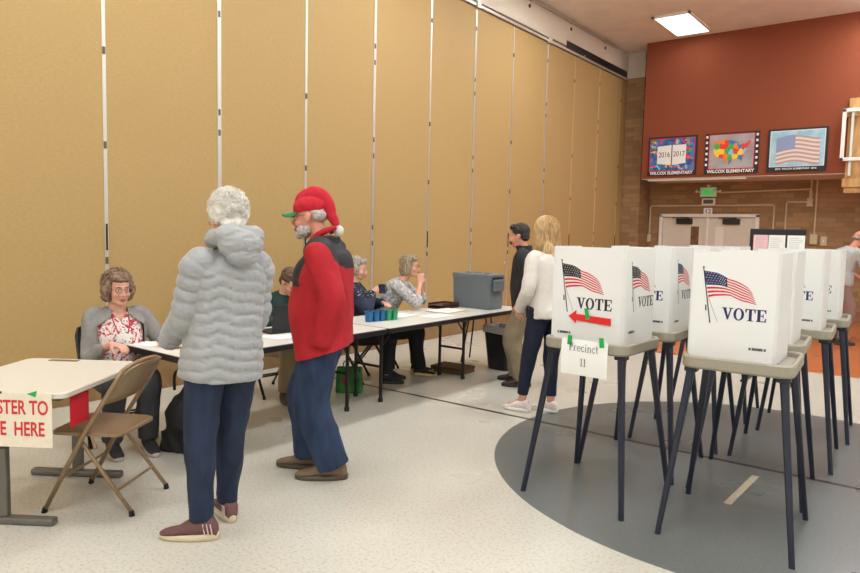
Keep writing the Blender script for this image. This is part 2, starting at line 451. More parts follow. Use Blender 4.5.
# ------------------------------------------------------------------ posters on the rust wall
YP = 14.0
KP = .972
def poster_base(name, label, x0, z0):
    t = thing(name, label, 'poster', (x0*KP, YP, 1.55+(z0-1.55)*KP), group='school posters on the rust wall'); t.scale = (KP, 1, KP)
    b = B(); box(b, 0, -.03, 0, 1.005, -.001, .8, bev=.004); obj('frame', b, M_['ink'], t)
    return t
def quad2(b, pts, y):
    f = b.faces.new([b.verts.new((x, y, z)) for x, z in pts]); return f
def rect2(b, x0, z0, x1, z1, y): quad2(b, [(x0, z0), (x1, z0), (x1, z1), (x0, z1)], y)
PC = [mat('poster ink %d' % i, c, .6) for i, c in enumerate([(222, 62, 44), (245, 205, 40), (30, 120, 190), (60, 175, 80), (240, 130, 40), (70, 60, 150), (226, 60, 130), (120, 200, 220), (20, 40, 90), (130, 80, 50)])]
PX0 = (-5.288, -4.125, -2.965)
# 1: open yearbook in a colourful border
t = poster_base('framed_poster', 'leftmost poster with an open book and bright multicoloured border', PX0[0], 2.825)
rnd = random.Random(3)
b = B(); rect2(b, .035, .085, .97, .765, -.0315); obj('red_border', b, M_['red'], t)
b = B(); rect2(b, .05, .1, .955, .75, -.033); obj('artwork', b, mat('blue paint strokes', (64, 130, 190), .6, c2=(36, 60, 128), vscale=9), t)
for i, m in enumerate(PC[:8]):
    b = B(); k = 0
    while k < 8:
        x, z = rnd.uniform(.08, .92), rnd.uniform(.13, .72)
        if .2 < x < .78 and .22 < z < .66: continue
        a = rnd.uniform(0, PI); l = rnd.uniform(.02, .075); w_ = rnd.uniform(.01, .024)
        dx, dz = math.cos(a), math.sin(a); yy = -.0335-.0002*i-.00001*k
        P = [(x+dx*l*s-dz*w_*q, z+dz*l*s+dx*w_*q) for s, q in ((-1, -1), (1, -1), (1, 1), (-1, 1))]
        P = [(min(.95, max(.055, p)), min(.745, max(.105, q))) for p, q in P]
        quad2(b, P, yy); k += 1
    obj('paint_stroke', b, m, t)
b = B(); quad2(b, [(.2, .24), (.49, .21), (.49, .62), (.2, .6)], -.037); quad2(b, [(.51, .21), (.79, .24), (.79, .62), (.51, .62)], -.037); obj('book_pages', b, M_['paper'], t)
b = B(); rect2(b, .49, .2, .515, .63, -.038); obj('book_spine', b, mat('spine grey', (110, 104, 100), .6), t)
text('lettering', '2016', .15, M_['ink'], t, plane_mx((.345, -.039, .42), (1, 0, 0), (0, 0, 1)), sx=.8, ext=.0002)
text('lettering', '2017', .15, M_['ink'], t, plane_mx((.65, -.039, .43), (1, 0, 0), (0, 0, 1)), sx=.8, ext=.0002)
text('caption', 'WILCOX ELEMENTARY', .085, M_['paper'], t, plane_mx((.5, -.0325, .045), (1, 0, 0), (0, 0, 1)), ext=.0002, bold=.003)
# 2: map of states
t = poster_base('framed_poster', 'middle poster with a patchwork coloured map of the states on grey', PX0[1], 2.825)
b = B(); rect2(b, .075, .085, .93, .775, -.0315); obj('red_border', b, M_['red'], t)
b = B(); rect2(b, .09, .1, .915, .76, -.033); obj('artwork', b, mat('grey chalk ground', (165, 158, 156), .7, var=.2, vscale=3), t)
outline = [(.15, .62), (.17, .5), (.16, .42), (.22, .33), (.3, .3), (.38, .28), (.42, .2), (.47, .17), (.52, .26), (.6, .28), (.66, .27), (.7, .2), (.72, .3), (.74, .4), (.79, .48), (.83, .55), (.86, .62), (.82, .63), (.76, .57), (.7, .57), (.65, .53), (.62, .6), (.5, .64), (.3, .66)]
def inside(x, z):
    c = False; n = len(outline)
    for i in range(n):
        (x1, z1), (x2, z2) = outline[i], outline[i-1]
        if (z1 > z) != (z2 > z) and x < (x2-x1)*(z-z1)/(z2-z1)+x1: c = not c
    return c
bb = [B() for _ in range(8)]; rnd = random.Random(5); seeds = []
for ix in range(9):
    for iz in range(5): seeds.append((.16+ix*.083+rnd.uniform(-.02, .02), .2+iz*.11+rnd.uniform(-.02, .02), (1, 1, 0, 4, 3, 2, 6, 7, 5, 0)[rnd.randrange(10)] if ix > 1 else (4, 1, 1, 3)[iz % 4]))
n = 60
for i in range(n):
    for j in range(n):
        x, z = .12+i*.77/n, .14+j*.55/n
        if inside(x, z):
            s = min(seeds, key=lambda s: abs(s[0]-x)+abs(s[1]-z)); rect2(bb[s[2]], x, z, x+.77/n, z+.55/n, -.035)
for q, m in zip(bb, PC): obj('map_state', q, m, t)
b = B()
for k in range(6):
    rect2(b, .015, .16+k*.11, .055, .205+k*.11, -.0325); rect2(b, .95, .16+k*.11, .99, .205+k*.11, -.0325)
obj('border_squares', b, M_['paper'], t)
text('caption', 'WILCOX ELEMENTARY', .085, M_['paper'], t, plane_mx((.5, -.0325, .042), (1, 0, 0), (0, 0, 1)), ext=.0002, bold=.003)
# 3: soft painted flag
t = poster_base('framed_poster', 'rightmost poster with a faded flag waving on pale blue sky', PX0[2], 2.825)
b = B(); rect2(b, .04, .09, .965, .765, -.0315); obj('white_mat', b, M_['paper'], t)
b = B(); rect2(b, .05, .1, .955, .755, -.033); obj('artwork', b, mat('pale sky blue', (140, 190, 206), .7, c2=(196, 214, 216), vscale=4), t)
def fw(s): return .035*math.sin(s*5.2-.6)
m1 = mat('faded rose stripe', (186, 150, 146), .7); m2 = mat('faded cream stripe', (222, 208, 192), .7); m3 = mat('faded slate canton', (140, 152, 182), .7)
ba, bc = B(), B()
for k in range(13):
    for i in range(16):
        s0, s1 = i/16, (i+1)/16
        z0, z1 = .64-.038*k, .64-.038*(k+1)
        quad2(ba if k % 2 == 0 else bc, [(.15+.73*s0, z1+fw(s0)), (.15+.73*s1, z1+fw(s1)), (.15+.73*s1, z0+fw(s1)), (.15+.73*s0, z0+fw(s0))], -.035)
obj('stripes', ba, m1, t); obj('pale_stripes', bc, m2, t)
b = B()
for i in range(7):
    s0, s1 = i/16, (i+1)/16
    quad2(b, [(.15+.73*s0, .375+fw(s0)), (.15+.73*s1, .375+fw(s1)), (.15+.73*s1, .645+fw(s1)), (.15+.73*s0, .645+fw(s0))], -.036)
obj('canton', b, m3, t)
text('caption', '2015  WILCOX ELEMENTARY  2016', .045, M_['paper'], t, plane_mx((.5, -.0325, .05), (1, 0, 0), (0, 0, 1)), ext=.0002, bold=.001)

# basketball backboard fixture at the right edge
t = thing('basketball_backboard', 'white framed backboard on bare timber boards at the right edge of the rust wall', 'backboard', (-1.0*KP, 14.0, 2.38)); t.scale = (KP, 1, KP)
M_['wood'] = mat('pale timber', (196, 150, 92), .6, var=.15, vscale=6, stretch=(3, 3, .5))
b = B(); box(b, -.66, -.06, 0, -.3, -.001, 1.68, bev=.006); obj('timber_board', b, M_['wood'], t)
b = B(); box(b, .3, -.06, 0, .66, -.001, 1.68, bev=.006); obj('timber_board', b, M_['wood'], t)
for z in (.1, 1.35):
    b = B(); box(b, -.69, -.1, z, .69, -.06, z+.16, bev=.006); obj('timber_rail', b, M_['wood'], t)
b = B()
for q in ((-.74, .56, -.68, 1.48), (.68, .56, .74, 1.48), (-.74, .56, .74, .62), (-.74, 1.42, .74, 1.48)): box(b, q[0], -.2, q[1], q[2], -.14, q[3], bev=.006)
obj('white_frame', b, M_['white'], t)
for q in (-.6, .56):
    b = B(); box(b, q, -.16, .3, q+.04, -.1, 1.5); obj('bracket', b, M_['metal'], t)
b = B(); tube(b, [(math.cos(a*PI/12)*.22, -.5+math.sin(a*PI/12)*.22, .72) for a in range(25)], .012, n=8); box(b, -.06, -.3, .68, .06, -.19, .76); obj('hoop', b, mat('hoop orange', (190, 80, 40), .5), t)

# ------------------------------------------------------------------ voting booths
M_['screen'] = mat('translucent white plastic', (244, 243, 238), .45, spec=.35)
def translucent(m, f=.3):
    nt = m.node_tree; b_ = nt.nodes['Principled BSDF']; out = nt.nodes['Material Output']
    tr = nd(nt, 'ShaderNodeBsdfTranslucent'); tr.inputs[0].default_value = b_.inputs['Base Color'].default_value
    mx = nd(nt, 'ShaderNodeMixShader'); mx.inputs[0].default_value = f
    nt.links.new(b_.outputs[0], mx.inputs[1]); nt.links.new(tr.outputs[0], mx.inputs[2]); nt.links.new(mx.outputs[0], out.inputs[0])
translucent(M_['screen'])
M_['tray'] = mat('beige plastic tray', (152, 144, 124), .5, bump=.05, bscale=300)
M_['leg'] = mat('blue-black booth leg', (26, 30, 46), .4)
TOPE = [(118, 110), (142, 113), (170, 117), (188, 126), (205, 137), (225, 141), (245, 149), (268, 162), (285, 182)]
BOTE = [(138, 208), (155, 203), (178, 200), (196, 198), (213, 198), (232, 206), (252, 215), (278, 219), (302, 225)]
S_ = .00139
def fp(s, t_):
    """point of the waving flag, in metres from the top of its pole"""
    k = min(7.9999, s*8); i = int(k); f = k-i
    a = [TOPE[i][c]*(1-f)+TOPE[i+1][c]*f for c in (0, 1)]; c_ = [BOTE[i][c]*(1-f)+BOTE[i+1][c]*f for c in (0, 1)]
    x = a[0]*(1-t_)+c_[0]*t_; y = a[1]*(1-t_)+c_[1]*t_
    return ((x-115)*S_, -(y-100)*S_)
def flat_obj(name, polys, m, par, Mx, off=0):
    b = B()
    for k, P in enumerate(polys):
        b.faces.new([b.verts.new(Mx @ V((x, y, off+k*1e-6))) for x, y in P])
    me = bpy.data.meshes.new(name); b.to_mesh(me); b.free()
    me.materials.append(m)
    o = bpy.data.objects.new(name, me); COL.objects.link(o); o.parent = par; return o
def slab(x0, y0, x1, y1): return [(x0, y0), (x1, y0), (x1, y1), (x0, y1)]
def letterset():
    L = {}
    L['V'] = (.95, [[(.1, .97), (.36, .97), (.58, .15), (.46, 0)], [(.44, 0), (.56, 0), (.84, .97), (.72, .97)], slab(.0, .93, .43, 1), slab(.6, .93, .95, 1)])
    ring = []
    n = 28
    for i in range(n):
        a, c = 2*PI*i/n, 2*PI*(i+1)/n
        ring.append([(.46+.44*math.cos(a), .5+.52*math.sin(a)), (.46+.44*math.cos(c), .5+.52*math.sin(c)), (.46+.22*math.cos(c), .5+.43*math.sin(c)), (.46+.22*math.cos(a), .5+.43*math.sin(a))])
    L['O'] = (.95, ring)
    L['T'] = (.88, [slab(.32, 0, .56, 1), slab(.02, .92, .86, 1), slab(.2, 0, .68, .07), [(.02, .95), (.02, .68), (.09, .68), (.17, .95)], [(.86, .95), (.86, .68), (.79, .68), (.71, .95)]])
    L['E'] = (.88, [slab(.11, 0, .36, 1), slab(.02, 0, .8, .08), slab(.02, .92, .8, 1), [(.8, .0), (.84, .32), (.77, .32), (.66, .05)], [(.8, 1), (.82, .7), (.75, .7), (.66, .95)], slab(.3, .46, .56, .54), slab(.54, .34, .61, .66)])
    return L
LET = letterset()
def decorate(par, Mx, flip, mnavy, mcanton, k=1.0):
    """pole, flag, VOTE and footer on one face; Mx maps (x right, y up) from the pole top"""
    def sc(P): return [(x*k, y*k) for x, y in P]
    # pole
    flat_obj('pole_print', [sc([(-.001, 0), (.004, 0), (.049, -.283), (.043, -.283)]), sc([(.018, -.19), (.024, -.19), (.027, -.22), (.02, -.22)])]+[sc([(.0015+.005*math.cos(a*PI/3), .004+.005*math.sin(a*PI/3)) for a in range(6)])], M_['ink'], par, Mx, .0008)
    grey = M_['printgrey']
    flat_obj('thin_line_print', [sc([(.03, -.15), (.033, -.15), (.083, -.275), (.080, -.275)])], grey, par, Mx, .0007)  # second thin grey line printed beside the pole
    reds = []
    for r in range(0, 13, 2):
        s0 = .45 if r < 7 else 0
        N = 14
        for i in range(N):
            a, c = s0+(1-s0)*i/N, s0+(1-s0)*(i+1)/N
            reds.append(sc([fp(a, r/13), fp(c, r/13), fp(c, (r+1)/13), fp(a, (r+1)/13)]))
    flat_obj('stripe_print', reds, M_['red'], par, Mx, .0008)
    can = []
    for i in range(6):
        a, c = .45*i/6, .45*(i+1)/6
        can.append(sc([fp(a, 0), fp(c, 0), fp(c, 7/13), fp(a, 7/13)]))
    flat_obj('canton_print', can, mcanton, par, Mx, .0009)
    st = []
    for i in range(8):
        for j in range(5):
            x, y = fp(.03+.05*i+(.025 if j % 2 else 0), .05+.1*j)
            r = .0028
            st.append(sc([(x+r*(1 if q % 2 == 0 else .5)*math.cos(PI/2+q*PI/5), y+r*(1 if q % 2 == 0 else .5)*math.sin(PI/2+q*PI/5)) for q in range(10)]))
    flat_obj('star_print', st, M_['paper'], par, Mx, .0011)
    x = .1; hgt = .061; polys = []
    for ch in 'VOTE':
        w_, ps = LET[ch]
        for p in ps: polys.append(sc([(x+px*hgt*.93, -.258+py*hgt) for px, py in p]))
        x += w_*hgt*.93+.001
    flat_obj('vote_lettering', polys, mnavy, par, Mx, .0009)
    foot = []; x = .235 if not flip else -.01; rn = random.Random(2)
    while x < (.315 if not flip else .07):
        w_ = rn.uniform(.003, .006); foot.append(sc([(x, -.404), (x+w_, -.404), (x+w_+.001, -.391), (x+.001, -.391)])); x += w_+.0009+(.004 if rn.random() < .15 else 0)
    flat_obj('footer_print', foot, M_['ink'], par, Mx, .0009)
M_['printgrey'] = mat('grey print', (170, 170, 172), .6)

def make_booth(label, loc, dx=-.04, wf=.215, mn='navy', mc='navy', flip=False, k=1.0, rz=0, side=True):
    t = thing('voting_booth', label, 'voting booth', loc, R(rz), 'VOTE booths on four dark legs')
    # tray with a raised rim
    rings = []
    for w_, z, r in ((.235, .875, .05), (.257, .88, .06), (.264, .89, .065), (.264, .936, .065), (.258, .943, .06), (.247, .943, .055), (.24, .936, .05), (.235, .915, .05)):
        rings.append([(x, y, z) for x, y in rrect(w_, w_, r)])
    b = B(); loft(b, rings); obj('tray', b, M_['tray'], t)
    for sx in (-1, 1):
        for sy in (-1, 1):
            b = B()
            p0 = V((sx*.215, sy*.205, .882)); p1 = V((sx*.313, sy*.338, .0))
            fr = []
            for f, h in ((0, .021), (.2, .018), (.93, .0135), (1, .0135)):
                p = p0.lerp(p1, f); fr.append([(p.x+a*h, p.y+c*h, p.z) for a, c in ((-.6, -1), (.6, -1), (1, -.6), (1, .6), (.6, 1), (-.6, 1), (-1, .6), (-1, -.6))])
            loft(b, fr); l = obj('leg', b, M_['leg'], t)
            b = B(); box(b, sx*.215-.032, sy*.205-.032, .855, sx*.215+.032, sy*.205+.032, .88, bev=.006); obj('socket', b, M_['leg'], l)
    # three sided privacy screen, open to the far side
    z0, z1 = .92, 1.478
    path = [(dx-wf-.012, .235), (dx-wf, -.14), (dx-wf+.012, -.17), (dx+wf-.012, -.17), (dx+wf, -.14), (dx+wf+.012, .235)]
    def prof(p, q):
        p, q = V(p), V(q); d = (q-p).normalized(); nrm = V((d.y, -d.x))
        return p, q, nrm
    b = B(); th = .004
    def wallpiece(p, q, cornerR0, cornerR1):
        p = V((p[0], p[1])); q = V((q[0], q[1])); d = (q-p); L = d.length; d.normalize(); nn = V((-d.y, d.x))*th
        pts = []
        pts += [(0, z0), (L, z0)]
        for (cr, s) in ((cornerR1, 1), (cornerR0, -1)):
            if cr:
                for kk in range(5):
                    a = kk*PI/8 if s > 0 else PI/2+kk*PI/8
                    pts.append(((L-cr+cr*math.cos(a)) if s > 0 else (cr+cr*math.cos(a)), z1-cr+cr*math.sin(a)))
            else: pts.append((L if s > 0 else 0, z1))
        front = [b.verts.new((p.x+d.x*u, p.y+d.y*u, z)) for u, z in pts]
        back = [b.verts.new((p.x+d.x*u+nn.x, p.y+d.y*u+nn.y, z)) for u, z in pts]
        b.faces.new(front); b.faces.new(list(reversed(back)))
        for i in range(len(pts)): b.faces.new((front[i], back[i], back[(i+1) % len(pts)], front[(i+1) % len(pts)]))
    for i in range(5): wallpiece(path[i], path[i+1], .03 if i == 0 else 0, .03 if i == 4 else 0)
    bmesh.ops.remove_doubles(b, verts=b.verts, dist=.0003)
    sc_ = obj('privacy_screen', b, M_['screen'], t)
    Mx = plane_mx((dx-wf+.065, -.17, 1.393), (1, 0, 0), (0, 0, 1))
    decorate(sc_, Mx, flip, M_[mn], M_[mc], k)
    p, q = V((dx+wf, -.14, 0)), V((dx+wf+.012, .235, 0)); ux = (q-p).normalized()
    Mx = plane_mx(p+ux*.055+V((0, 0, 1.393)), ux, (0, 0, 1))
    if side: decorate(sc_, Mx, True, M_[mn], M_[mc])
    return t
XA, XB = -1.65, -.83
make_booth('booth with the red arrow and Precinct 11 sign below its tray', (-1.64, 3.85, 0), dx=-.035, wf=.232, mn='ink', mc='ink', flip=True, rz=-2.2, k=1.07)
make_booth('nearest booth on the right, its whole flag and VOTE panel facing the front', (-.842, 3.83, 0), dx=-.045, wf=.212, rz=4, side=False)
make_booth('booth directly behind the one with the red arrow, flag panel seen edge on', (-1.625, 4.56, 0), dx=-.01, rz=1)
make_booth('second booth in the right hand row, mostly hidden behind the nearest', (-.92, 4.6, 0), dx=-.03, rz=4, side=False)
make_booth('third booth back in the right hand row, only the E of VOTE showing', (-.885, 5.44, 0), dx=-.03, rz=4, side=False)
make_booth('farthest booth of the right hand row, beside the bald visitor', (-.88, 6.28, 0), dx=-.03, rz=4, side=False)
make_booth('third booth back in the left hand row, only its legs and top edge showing', (-1.59, 5.37, 0), rz=3)
make_booth('farthest booth of the left hand row, hidden but for its legs', (-1.62, 6.35, 0), rz=4)

# red arrow sticker and paper signs with green tape
t = thing('arrow_sign', 'red arrow pointing left taped under VOTE on the left front booth', 'arrow sign', (-1.66, 3.672, 1.064), R(-2.2))
b = B()
P = [(-.126, .004), (-.075, .043), (-.075, .02), (.143, .012), (.143, -.03), (-.075, -.018), (-.075, -.036)]
f = [b.verts.new((x-.0, 0, z)) for x, z in P]; g = [b.verts.new((x-.0, -.0015, z)) for x, z in P]
b.faces.new(f); b.faces.new(list(reversed(g)))
for i in range(len(P)): b.faces.new((f[i], g[i], g[(i+1) % len(P)], f[(i+1) % len(P)]))
obj('arrow', b, mat('red card', (218, 34, 30), .6), t)
b = B(); box(b, -.013, -.0025, -.005, .011, -.0018, .06, M=Matrix.Rotation(R(-12), 4, 'Y')); obj('tape', b, M_['green'], t)
t = thing('paper_sign', 'white paper sign reading Precinct 11 hanging from the booth tray', 'sign', (-1.63, 3.578, .85), R(-2.2))
b = B(); N = 8
r0 = []
for j in range(N+1):
    z = .1-.205*j/N; y = -.004-.006*math.sin(j/N*PI)
    r0.append([b.verts.new((-.144, y, z)), b.verts.new((0, y-.002, z)), b.verts.new((.145, y, z))])
for a, c in zip(r0, r0[1:]):
    for i in (0, 1): b.faces.new((a[i], a[i+1], c[i+1], c[i]))
o = obj('sheet', b, M_['paper'], t); md = o.modifiers.new('s', 'SOLIDIFY'); md.thickness = .0008
def glyphs(s, h):
    """small serif writing drawn as strokes: list of polygons"""
    out = []; x = 0
    def st(p, q, w_):
        p, q = V(p), V(q); d = (q-p).normalized(); n_ = V((-d.y, d.x))*w_/2
        out.append([tuple(V((x, 0))+p+n_), tuple(V((x, 0))+q+n_), tuple(V((x, 0))+q-n_), tuple(V((x, 0))+p-n_)])
    def arc(cx, cy, rx, ry, a0, a1, w_=.07, n=10):
        for i in range(n):
            a, c = R(a0+(a1-a0)*i/n), R(a0+(a1-a0)*(i+1)/n)
            st((cx+rx*math.cos(a), cy+ry*math.sin(a)), (cx+rx*math.cos(c), cy+ry*math.sin(c)), w_)
    for ch in s:
        if ch == 'P': st((.15, 0), (.15, 1), .11); st((.02, .02), (.3, .02), .045); st((.02, .98), (.32, .98), .045); arc(.3, .75, .22, .24, 90, -90, .09); st((.15, .5), (.32, .5), .045); w_ = .62
        elif ch == 'r': st((.13, 0), (.13, .62), .09); st((.02, .02), (.26, .02), .04); arc(.3, .45, .15, .17, 150, 60, .07, 5); w_ = .46
        elif ch == 'e': arc(.27, .31, .21, .3, 0, 320, .07); st((.07, .35), (.46, .35), .045); w_ = .54
        elif ch == 'c': arc(.27, .31, .21, .3, 40, 320, .075); w_ = .52
        elif ch == 'i': st((.13, 0), (.13, .62), .09); st((.02, .02), (.25, .02), .04); st((.13, .8), (.13, .92), .11); w_ = .3
        elif ch == 'n': st((.13, 0), (.13, .62), .09); st((.02, .02), (.25, .02), .04); arc(.29, .42, .15, .18, 160, 0, .07, 8); st((.44, 0), (.44, .44), .09); st((.34, .02), (.55, .02), .04); w_ = .6
        elif ch == 't': st((.15, .12), (.15, .85), .09); st((.02, .6), (.32, .6), .045); arc(.25, .12, .1, .1, 180, 320, .05, 6); w_ = .36
        elif ch == '1': st((.22, 0), (.22, 1), .1); st((.08, .02), (.37, .02), .045); st((.08, .86), (.22, .97), .05); w_ = .45
        else: w_ = .3
        x += w_
    return [[(px*h-x*h/2, py*h) for px, py in p] for p in out]
Mx = plane_mx((.0, -.0145, .035), (1, 0, 0), (0, 0, 1))
flat_obj('lettering', glyphs('Precinct', .047), mat('sign grey ink', (84, 82, 86), .7), t, Mx)
Mx = plane_mx((.0, -.0145, -.05), (1, 0, 0), (0, 0, 1))
flat_obj('numerals', glyphs('11', .045), M_['ink'], t, Mx)
for x in (-.095, .118):
    b = B(); box(b, x-.014, -.014, .06, x+.014, -.0125, .115, M=Matrix.Rotation(R(4 if x < 0 else -6), 4, 'Y')); obj('tape', b, M_['green'], t)

t = thing('floor_tape', 'short strip of tan tape stuck on the grey circle between the booths', 'tape', (-.94, 4.44, 0), R(-2))
b = B(); box(b, -.021, -.31, 0.0005, .021, .31, .0025); obj('strip', b, mat('tan tape', (176, 164, 138), .6, var=.1, vscale=30), t)

t = thing('ceiling_light', 'slim white light strip under the overhang of the rust wall', 'ceiling light', (-4.2, 14.12, 2.685))
b = B(); box(b, -.95, -.08, 0, .95, .08, .034, bev=.008); obj('housing', b, M_['white'], t)

# ------------------------------------------------------------------ tables
M_['laminate'] = mat('grey-white laminate', (214, 210, 200), .35, var=.03, vscale=60)
M_['desktop'] = mat('pale grey desk laminate', (208, 200, 184), .38, var=.02, vscale=80)
M_['tableleg'] = mat('dark table leg', (34, 30, 30), .4, .4)
M_['greyleg'] = mat('grey steel leg', (112, 108, 100), .4, .5)
def long_table(label, x0, x1, y0, y1, legs):
    t = thing('folding_table', label, 'table', ((x0+x1)/2, (y0+y1)/2, 0), 0, 'long check-in tables in a row')
    w, d = (x1-x0)/2, (y1-y0)/2
    b = B(); loft(b, [[(x, y, z) for x, y in rrect(w-.006, d-.006, .02)] for z in (.695, .71)]); obj('tabletop', b, M_['laminate'], t)
    b = B(); loft(b, [[(x, y, z) for x, y in rrect(w-k, d-k, .025)] for z, k in ((.664, .004), (.668, 0), (.704, 0), (.707, .005))]); obj('edging', b, M_['tableleg'], t)
    for ly in legs:
        y = ly-(y0+y1)/2
        par = None
        for lx in (w-.23, -w+.23):
            b = B(); cyl(b, (lx, y, .03), (lx, y, .665), .016); box(b, lx-.03, y-.03, .645, lx+.03, y+.03, .665)
            tube(b, [(lx, y, .5), (lx, y+(.16 if y < 0 else -.16), .66)], .007, n=6); tube(b, [(lx, y, .5), (lx, y-(.07 if y < 0 else -.07), .66)], .007, n=6)
            l = obj('leg', b, M_['tableleg'], t)
            b = B(); cyl(b, (lx, y, 0), (lx, y, .035), .022); obj('foot', b, M_['black'], l)
        b = B(); tube(b, [(-w+.23, y, .32), (w-.23, y, .32)], .012, n=8); obj('crossbar', b, M_['tableleg'], t)
    b = B(); tube(b, [(w-.1, -d+.15, .655), (w-.1, d-.15, .655)], .012, n=6); tube(b, [(-w+.1, -d+.15, .655), (-w+.1, d-.15, .655)], .012, n=6); obj('apron_rail', b, M_['tableleg'], t)
    return t
long_table('long folding table at the near end, under the laptop, register end toward the front', -4.56, -3.79, 2.43, 4.355, (2.97, 4.1))
long_table('long folding table at the far end, carrying the grey ballot box', -4.56, -3.79, 4.37, 6.72, (4.53, 5.83))

# small grey desk in the left foreground, with the taped sign
U = V((.571, -.821, 0)); W = V((.821, .571, 0))     # U towards the viewer, W towards the chair
O = V((-3.965, 1.655, 0))
t = thing('school_desk', 'pale grey adjustable desk with the red lettered sign, left foreground', 'desk', O, math.atan2(W.y, W.x))
# local axes: x = W, y = -U
b = B(); rr = rrect(.36, .42, .05, 6)
loft(b, [[(x+.0, y+.0, z) for x, y in rrect(.36-k, .42-k, .05, 6)] for z, k in ((.676, .012), (.682, 0), (.704, 0), (.71, .006))]); obj('desktop', b, M_['desktop'], t)
b = B(); box(b, -.17, .2, .7095, .03, .255, .712); 
b.clear(); box(b, -.2, .345, .7095, -.02, .385, .7125, bev=.001); obj('cable_slot', b, mat('slot brown', (104, 84, 60), .5), t)
for yy in (-.34, .34):
    b = B(); box(b, -.05, yy-.018, .04, .01, yy+.018, .4, bev=.006); box(b, -.042, yy-.013, .4, .002, yy+.013, .68, bev=.004)
    for k in range(5): cyl(b, (-.02, yy-.02, .18+.035*k), (-.02, yy+.02, .18+.035*k), .005, n=8)
    l = obj('leg', b, M_['greyleg'], t)
    b = B(); box(b, -.31, yy-.028, 0.0, .255, yy+.028, .04, bev=.012); obj('foot_bar', b, M_['greyleg'], l)
b = B(); box(b, -.03, -.34, .62, .03, .34, .66); box(b, -.3, -.36, .655, .3, -.32, .678); box(b, -.3, .32, .655, .3, .36, .678); obj('under_frame', b, M_['greyleg'], t)

M_['signcard'] = mat('cream sign card', (226, 214, 190), .7, var=.03, vscale=30)
t = thing('cardboard_sign', 'cream sign with red block lettering taped to the front of the foreground desk', 'sign', O+U*.432+W*(-.145)+V((0, 0, .712)), math.atan2(W.y, W.x))
b = B(); box(b, -.42, -.004, -.275, .452, .001, .0, bev=.001); obj('card', b, M_['signcard'], t)
# lettering: right aligned to the visible edge of the card
M_['signred'] = mat('red block letters', (206, 44, 40), .6)
text('lettering', 'REGISTER TO', .098, M_['signred'], t, plane_mx((.435, -.0048, -.078), (1, 0, 0), (0, 0, 1)), sx=.69, bold=.0022, align='RIGHT', ext=.0003)
text('lettering', 'VOTE  HERE', .098, M_['signred'], t, plane_mx((.415, -.0048, -.186), (1, 0, 0), (0, 0, 1)), sx=.69, bold=.0022, align='RIGHT', ext=.0003)
b = B(); box(b, -.3, -.0065, -.008, .2, -.004, .004); obj('marker_strip', b, M_['ink'], t)
b = B(); loft(b, [[(x, -.009, z) for x, z in ((.33, -.004), (.38, .012), (.372, -.02))], [(x, -.004, z) for x, z in ((.33, -.004), (.38, .012), (.372, -.02))]]); obj('tape', b, M_['green'], t)
t = thing('paper_sheet', 'red paper sheet hanging under the desk edge beside the folding chair', 'paper', O+U*.2+W*.325+V((0, 0, .674)), math.atan2(W.y, W.x))
b = B(); box(b, -.002, -.11, -.17, .002, .06, .0); obj('sheet', b, mat('red paper', (205, 26, 44), .6), t)

